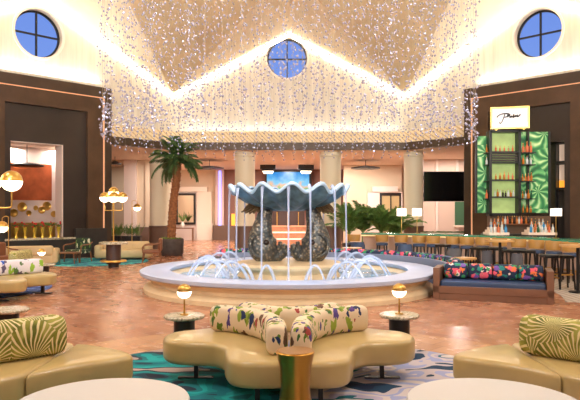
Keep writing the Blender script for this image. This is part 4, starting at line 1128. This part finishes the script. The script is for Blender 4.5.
# bar lamps
for k, (px, py, r_) in enumerate(((401.5,232,7.5),(417,232,7.5),(556,237,7.5))):
    x, y = raycirc(px, r_); l_ = thing('bar_lamp', ('square shaded lamp on the bar, left one of the near pair by the column','square shaded lamp on the bar, right one of the near pair by the column','square shaded lamp standing alone at the right of the bar')[k], 'table lamp', (x,y,.98), group='square shaded lamps on the bar')
    zt = ZA(208.5,y)-.98; zb = ZA(216,y)-.98
    hw = 4.2*y/F
    MB().box(-.06,.06,-.06,.06,0,.015).box(-.009,.009,-.009,.009,.015,zb).build('stem', brass, l_, smooth=False)
    MB().box(-hw,hw,-.1,.1,zb,zt).build('lamp_shade', shadeglow, l_, smooth=False)

# back bar shelving
SY = 20.4
sh = thing('back_bar_shelving', 'tall black bar shelving with green leaf panels under the sign', 'shelving', (0,SY,0))
x0, x1, x2, x3, x4 = XA(478,SY), XA(489.5,SY), XA(518.5,SY), XA(531.5,SY), XA(552,SY)
zb, zt = ZA(213,SY), ZA(131,SY)
MB().box(x0,x1,.2,.24,zb,zt-.15).build('leaf_panel', jungle, sh, smooth=False)
MB().box(x2,x4,.2,.24,zb,zt).build('leaf_panel', jungle, sh, smooth=False)
MB().box(x1,x2,.2,.24,zb,zt).build('glass_back', backlit, sh, smooth=False)
fr = MB()
for x in (x1, x2): fr.box(x-.045,x+.045,-.12,.22,zb-.1,zt)
fr.box(x4-.05,x4+.02,.15,.26,zb,zt).box(x0-.03,x0+.03,.15,.26,zb,zt-.15)
fr.box(x1,x2,-.12,.22,zt-.05,zt+.03).box(x1,x2,-.12,.22,zb-.1,zb)
fr.box(x2+.33,x2+.38,.02,.19,zb,zt)
fr.build('frame', black, sh, smooth=False)
ys = [151.5,162,179.5,196.5]
for y_ in ys:
    z = ZA(y_,SY); MB().box(x1,x2,-.1,.2,z-.045,z).build('shelf', black, sh, smooth=False)
for y_ in (152.5,164.5,181,198.5,212.5):
    z = ZA(y_,SY); MB().box(x2,x3+.1,-.12,.2,z-.03,z).build('shelf', black, sh, smooth=False)
    MB().box(x0+.25,x1,-.1,.2,z-.03,z).build('shelf', black, sh, smooth=False)
# wine rack rows in the second cell
for q in range(4):
    z = ZA(162,SY)+.03+q*.085
    MB().box(x1+.06,x2-.06,-.08,.15,z,z+.05).build('rack_row', mat('rack_%d' % q,(66,58,52),.5), sh, smooth=False)
MB().box(x0+.2,x4,-.15,.35,.0,.9).build('back_counter', blackw, sh, smooth=False)
MB().box(x0+.2,x4,-.25,.35,.9,.95).build('counter_top', darkstone, sh, smooth=False)
MB().box(x1+.02,x4-.05,-.02,.3,.95,zb-.1).build('bottle_bay', mat('bay_brown',(96,72,50),.5), sh, smooth=False)
MB().box(x1+.02,x3+.3,-.2,-.02,zb-.40,zb-.36).build('shelf', wood, sh, smooth=False)
def bottle(x, y, z, kind, h, lab, group):
    b_ = thing('bottle', lab, 'bottle', (x,y,z), group=group)
    r_ = h*.14*random.uniform(.85,1.25)
    m_ = MB().lathe([(r_*.9,0),(r_,.01),(r_,h*.55),(r_*.35,h*.72),(r_*.3,h)], 10); gl_ = m_.build('glass', bottlem[kind], b_)
    MB().lathe([(r_*.38,h*.96),(r_*.38,h*1.05)], 8).build('cap', brass, gl_)
rows = [(ZA(151.5,SY),x1+.15,x2-.12,5,(4,4,4,0),.22,'top shelf of the middle bay'),(ZA(179.5,SY),x1+.15,x2-.12,5,(0,0,4,4),.24,'third shelf of the middle bay'),
        (ZA(196.5,SY),x1+.15,x2-.12,8,(1,1,0,5),.22,'fourth shelf of the middle bay'),
        (ZA(152.5,SY),x2+.1,x3+.05,3,(0,5,4),.32,'top shelf of the right leafy bay'),(ZA(164.5,SY),x2+.1,x3+.05,3,(1,3,0),.3,'second shelf of the right leafy bay'),
        (ZA(181,SY),x2+.1,x3+.05,4,(0,4,0),.26,'third shelf of the right leafy bay'),(ZA(198.5,SY),x2+.1,x3+.05,4,(0,1,2),.26,'fourth shelf of the right leafy bay'),(ZA(212.5,SY),x2+.1,x3+.05,3,(1,0,0),.24,'bottom shelf of the right leafy bay'),
        (ZA(152.5,SY),x0+.28,x1-.07,1,(0,),.26,'top shelf of the left leafy bay'),(ZA(164.5,SY),x0+.28,x1-.07,1,(1,),.26,'second shelf of the left leafy bay'),(ZA(198.5,SY),x0+.28,x1-.07,1,(4,),.26,'fourth shelf of the left leafy bay')]
for z, xa, xb, n_, kk, h, wh in rows:
    for q in range(n_):
        c_ = random.choice(kk); bottle(xa+(xb-xa)*(q+.5)/n_, SY+.02, z, c_, h*random.uniform(.8,1.15), '%s bottle, %s from the left on the %s' % (BN[c_], ORD[q], wh), 'bottles on the bar shelving')
for q in range(14):
    c_ = (0,5,0,1,4,5)[q % 6]; bottle(XA(497,SY)+(XA(527,SY)-XA(497,SY))*q/13, SY-.12, zb-.36, c_, .25, '%s bottle, %s from the left in the row under the shelving' % (BN[c_], ORD[q]), 'bottles in the row under the shelving')
# risers with bottles on the back counter
for gi, (pa, pb, nb) in enumerate(((486,506,(5,4,3)),(525,553,(7,5,4)))):
    xa, xb = XA(pa,19.3), XA(pb,19.3); zc = 1.08
    s_ = thing('bottle_riser', ('white stepped bottle riser left of the shelving centre','white stepped bottle riser below the right leafy panel')[gi], 'display stand', ((xa+xb)/2,19.3,0))
    MB().box((xa-xb)/2,(xb-xa)/2,-.3,.3,0,.95).build('cabinet', blackw, s_, smooth=False)
    for st_ in range(3): MB().box((xa-xb)/2*(1-.2*st_),(xb-xa)/2*(1-.2*st_),-.3+.18*st_,.3,.95+.08*st_,1.03+.08*st_).build('step', white_trim, s_, smooth=False)
    for st_ in range(3):
        for q in range(nb[st_]):
            w_ = (xb-xa)*(1-.2*st_)*.9; c_ = (1,3,1,0,4,2,1)[(q*2+st_+gi) % 7]
            bottle((xa+xb)/2-w_/2+w_*(q+.5)/nb[st_], 19.3-.22+.18*st_, 1.03+.08*st_, c_, .27, '%s bottle, %s from the left on the %s step of the %s riser' % (BN[c_], ORD[q], ('front','middle','top')[st_], ('left','right')[gi]), 'bottles on the white risers')
# sign
sg_ = thing('bar_sign', 'white lit sign with black script in a gold frame above the shelving', 'sign', (XA(509.5,20.2),20.2,0), radians(-14))
za, zb2 = ZA(127.5,20.2), ZA(109,20.2); hw = .56
MB().box(-hw,hw,-.12,.12,za,zb2).build('sign_panel', mat('sign_white',(244,242,240),.4,emit=.15,emcol=(244,242,244)), sg_, smooth=False)
fm = MB(); e = .055
fm.box(-hw-e,hw+e,-.15,.15,zb2,zb2+e).box(-hw-e,hw+e,-.15,.15,za-e,za).box(-hw-e,-hw,-.15,.15,za,zb2).box(hw,hw+e,-.15,.15,za,zb2)
fm.build('frame', gold, sg_, smooth=False)
for x in (-.42,.45): MB().box(x-.03,x+.03,-.03,.03,zt-.0,za-e).build('post', brass, sg_, smooth=False)
zm = (za+zb2)/2; tx = MB()
def stroke(pts, w_=.019): tx.sweep(catmull([(x,-.135,zm+z) for x, z in pts], 5), w_, 6)
stroke([(-.42,.02),(-.34,.10),(-.20,.14),(-.06,.13),(0,.09),(-.08,.04),(-.18,.02)])
stroke([(-.16,.12),(-.20,.0),(-.26,-.14),(-.31,-.19),(-.33,-.13)], .014)
stroke([(-.06,.12),(-.08,.03),(-.04,.07),(0,.05),(-.0,.0),(.05,.06),(.05,.02),(.10,.05),(.12,.11),(.11,.0),(.17,.07),(.18,.02),(.23,.08),(.24,.02),(.30,.07),(.33,.10)])
tx.build('lettering', black, sg_)
# pale windows in the bar recess
def rbox(name, m_, s0, s1, z0, z1, d=-.3): 
    mb = MB(); pbox(mb, 1, s0, s1, d-.05, d, z0, z1); return struct(mb.build(name, m_, smooth=False))
rbox('wall_right_inner', darkpanel, 3.0, 4.75, 0, 4.2, -.5)
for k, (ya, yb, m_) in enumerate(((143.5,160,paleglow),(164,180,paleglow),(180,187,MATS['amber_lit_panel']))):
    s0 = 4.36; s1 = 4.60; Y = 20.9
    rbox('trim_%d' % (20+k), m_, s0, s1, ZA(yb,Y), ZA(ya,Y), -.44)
mb = MB()
for y_ in (141.5,162,188.5): pbox(mb, 1, 4.33, 4.62, -.44, -.2, ZA(y_,20.9)-.04, ZA(y_,20.9)+.04)
for s_ in (4.33,4.60): pbox(mb, 1, s_-.015, s_+.015, -.44, -.2, 0, 4.2)
struct(mb.build('trim_24', black, smooth=False))

# ------------------------------------------------------------------ lights
def area(loc, size, power, col, rot=(0,0,0), shape='DISK', spread=180):
    d = bpy.data.lights.new('ceiling_and_fill_light', 'AREA'); d.shape = shape; d.size = size; d.energy = power; d.color = col; d.spread = radians(spread)
    o = bpy.data.objects.new('ceiling_and_fill_light', d); COL.objects.link(o); o.location = loc; o.rotation_euler = rot; return o
def spot(loc, tgt, power, col, ang_=30, blend=.6, r_=.1):
    d = bpy.data.lights.new('spotlight', 'SPOT'); d.energy = power; d.color = col; d.spot_size = radians(ang_); d.spot_blend = blend; d.shadow_soft_size = r_
    o = bpy.data.objects.new('spotlight', d); COL.objects.link(o); o.location = loc
    o.rotation_euler = (Vector(tgt)-Vector(loc)).to_track_quat('-Z','Y').to_euler(); return o
WARM = (1,.92,.83); NEUT = (1,.975,.95); COOL = (.36,.56,1)
area((0,12.54,10.9), 4.5, 900, (.85,.92,1))                              # broad overhead fill added under the roof apex, out of view
for x, y in ((-3,4.5),(3,4.5),(-7,8),(7,8)): area((x,y,7.4), 1.2, 155, NEUT)  # foreground fill lights added above the view
for x, y in ((-2.2,11),(2.2,11),(-2.2,15.5),(2.2,15.5)):
    spot((x*.4,13.4+(y-13.4)*.3,9.0), (x*.7,13.4+(y-13.4)*.8,.3), 1000, COOL, 36, .5)
# unseen fill lights added near the front walls to brighten roof and gables
for x, y, tx_, ty_, tz_, p_ in ((-4,.4,-2,20,9.2,470),(4,.4,2,20,9.2,470),(-11,7,-7,22,8.2,60),(11,7,7,22,8.2,60)):
    o = area((x,y,5.6), 2.0, p_, NEUT); o.rotation_euler = (Vector((tx_,ty_,tz_))-Vector((x,y,5.6))).to_track_quat('-Z','Y').to_euler(); o.data.spread = radians(90)
for i, s0, s1, z, p_ in ((7,2.2,5.8,6.50,85),(1,2.2,5.8,6.50,85)):  # unseen fill strips added on the portal tops to brighten roof and walls
    sd = -1 if i == 7 else 1; c = PW(sd, (s0+s1)/2, z, .12)
    o = area(c, 4.6, p_, NEUT, shape='RECTANGLE'); o.data.size_y = .15; o.name = 'uplight_fill'
    nrm = Vector((-sd*.7071,-.7071,0))*.45+Vector((0,0,1)); xx = Vector((sd*.7071,-.7071,0)); zz = -nrm.normalized(); yy = zz.cross(xx).normalized()
    # a lamp shines along its local -Z
    Zl = -nrm.normalized(); Yl = Zl.cross(xx).normalized(); o.rotation_euler = Matrix((xx, Yl, Zl)).transposed().to_euler()
o = area((0,25.1,5.12), 9.2, 22, NEUT, shape='RECTANGLE'); o.data.size_y = .12; o.name = 'uplight_fill'; o.rotation_euler = (radians(180-22),0,0)  # one more added strip, lifting the back wall
for x, y in ((-3,28),(0,28),(3,28),(-6,28.3),(6,27.5),(-3,33),(0,32.5),(3,31.5),(-5.3,33.0),(5.0,30.5),(-8.7,32),(8,28),(0,35.3)):
    area((x,y,4.27), .5, 100, WARM)
for x, y in ((-9.5,24.5),(-10.6,23.3)): area((x,y,4.2), .5, 36, WARM)
for x, y in ((9.6,19.5),(7.6,20.0)): spot((x-1.2,y-3.2,7.2), (x-.6,y,2.2), 300, WARM, 60, .7)
for x, y in ((-6.5,-4),(0,-4),(6.5,-4),(-14,14),(14,14),(-15,20),(15,20)): area((x,y,4.2), 1.2, 170, NEUT)  # unseen lobby fill added behind and beside the camera
# under-bar glow
# world: dusk blue beyond the round windows
w = bpy.data.worlds.new('World'); sc.world = w; w.use_nodes = True
bg = w.node_tree.nodes['Background']; tcw = w.node_tree.nodes.new('ShaderNodeTexCoord'); sp = w.node_tree.nodes.new('ShaderNodeSeparateXYZ'); rw = w.node_tree.nodes.new('ShaderNodeValToRGB')
w.node_tree.links.new(tcw.outputs['Generated'], sp.inputs[0]); w.node_tree.links.new(sp.outputs[2], rw.inputs[0]); w.node_tree.links.new(rw.outputs[0], bg.inputs[0])
rw.color_ramp.elements[0].color = lin((150,180,240)); rw.color_ramp.elements[1].position = .6; rw.color_ramp.elements[1].color = lin((84,122,214))
bg.inputs[1].default_value = 1.0

cam = bpy.data.cameras.new('camera'); co = bpy.data.objects.new('camera', cam); COL.objects.link(co)
co.location = (0,0,CAMZ); co.rotation_euler = (radians(90),0,0); cam.sensor_width = 36; cam.lens = F/580*36
cam.shift_x = 1/580; cam.shift_y = 13/580; cam.clip_start = .05; cam.clip_end = 200
sc.camera = co
vs = sc.view_settings
sc.view_settings.view_transform = 'Standard'; sc.view_settings.look = 'None'; sc.view_settings.gamma = 1; sc.view_settings.use_curve_mapping = False
sc.view_settings.exposure = 0.08
sc.cycles.use_denoising = True
sc.cycles.max_bounces = 8; sc.cycles.diffuse_bounces = 5; sc.cycles.transparent_max_bounces = 16
sc.cycles.sample_clamp_indirect = 8
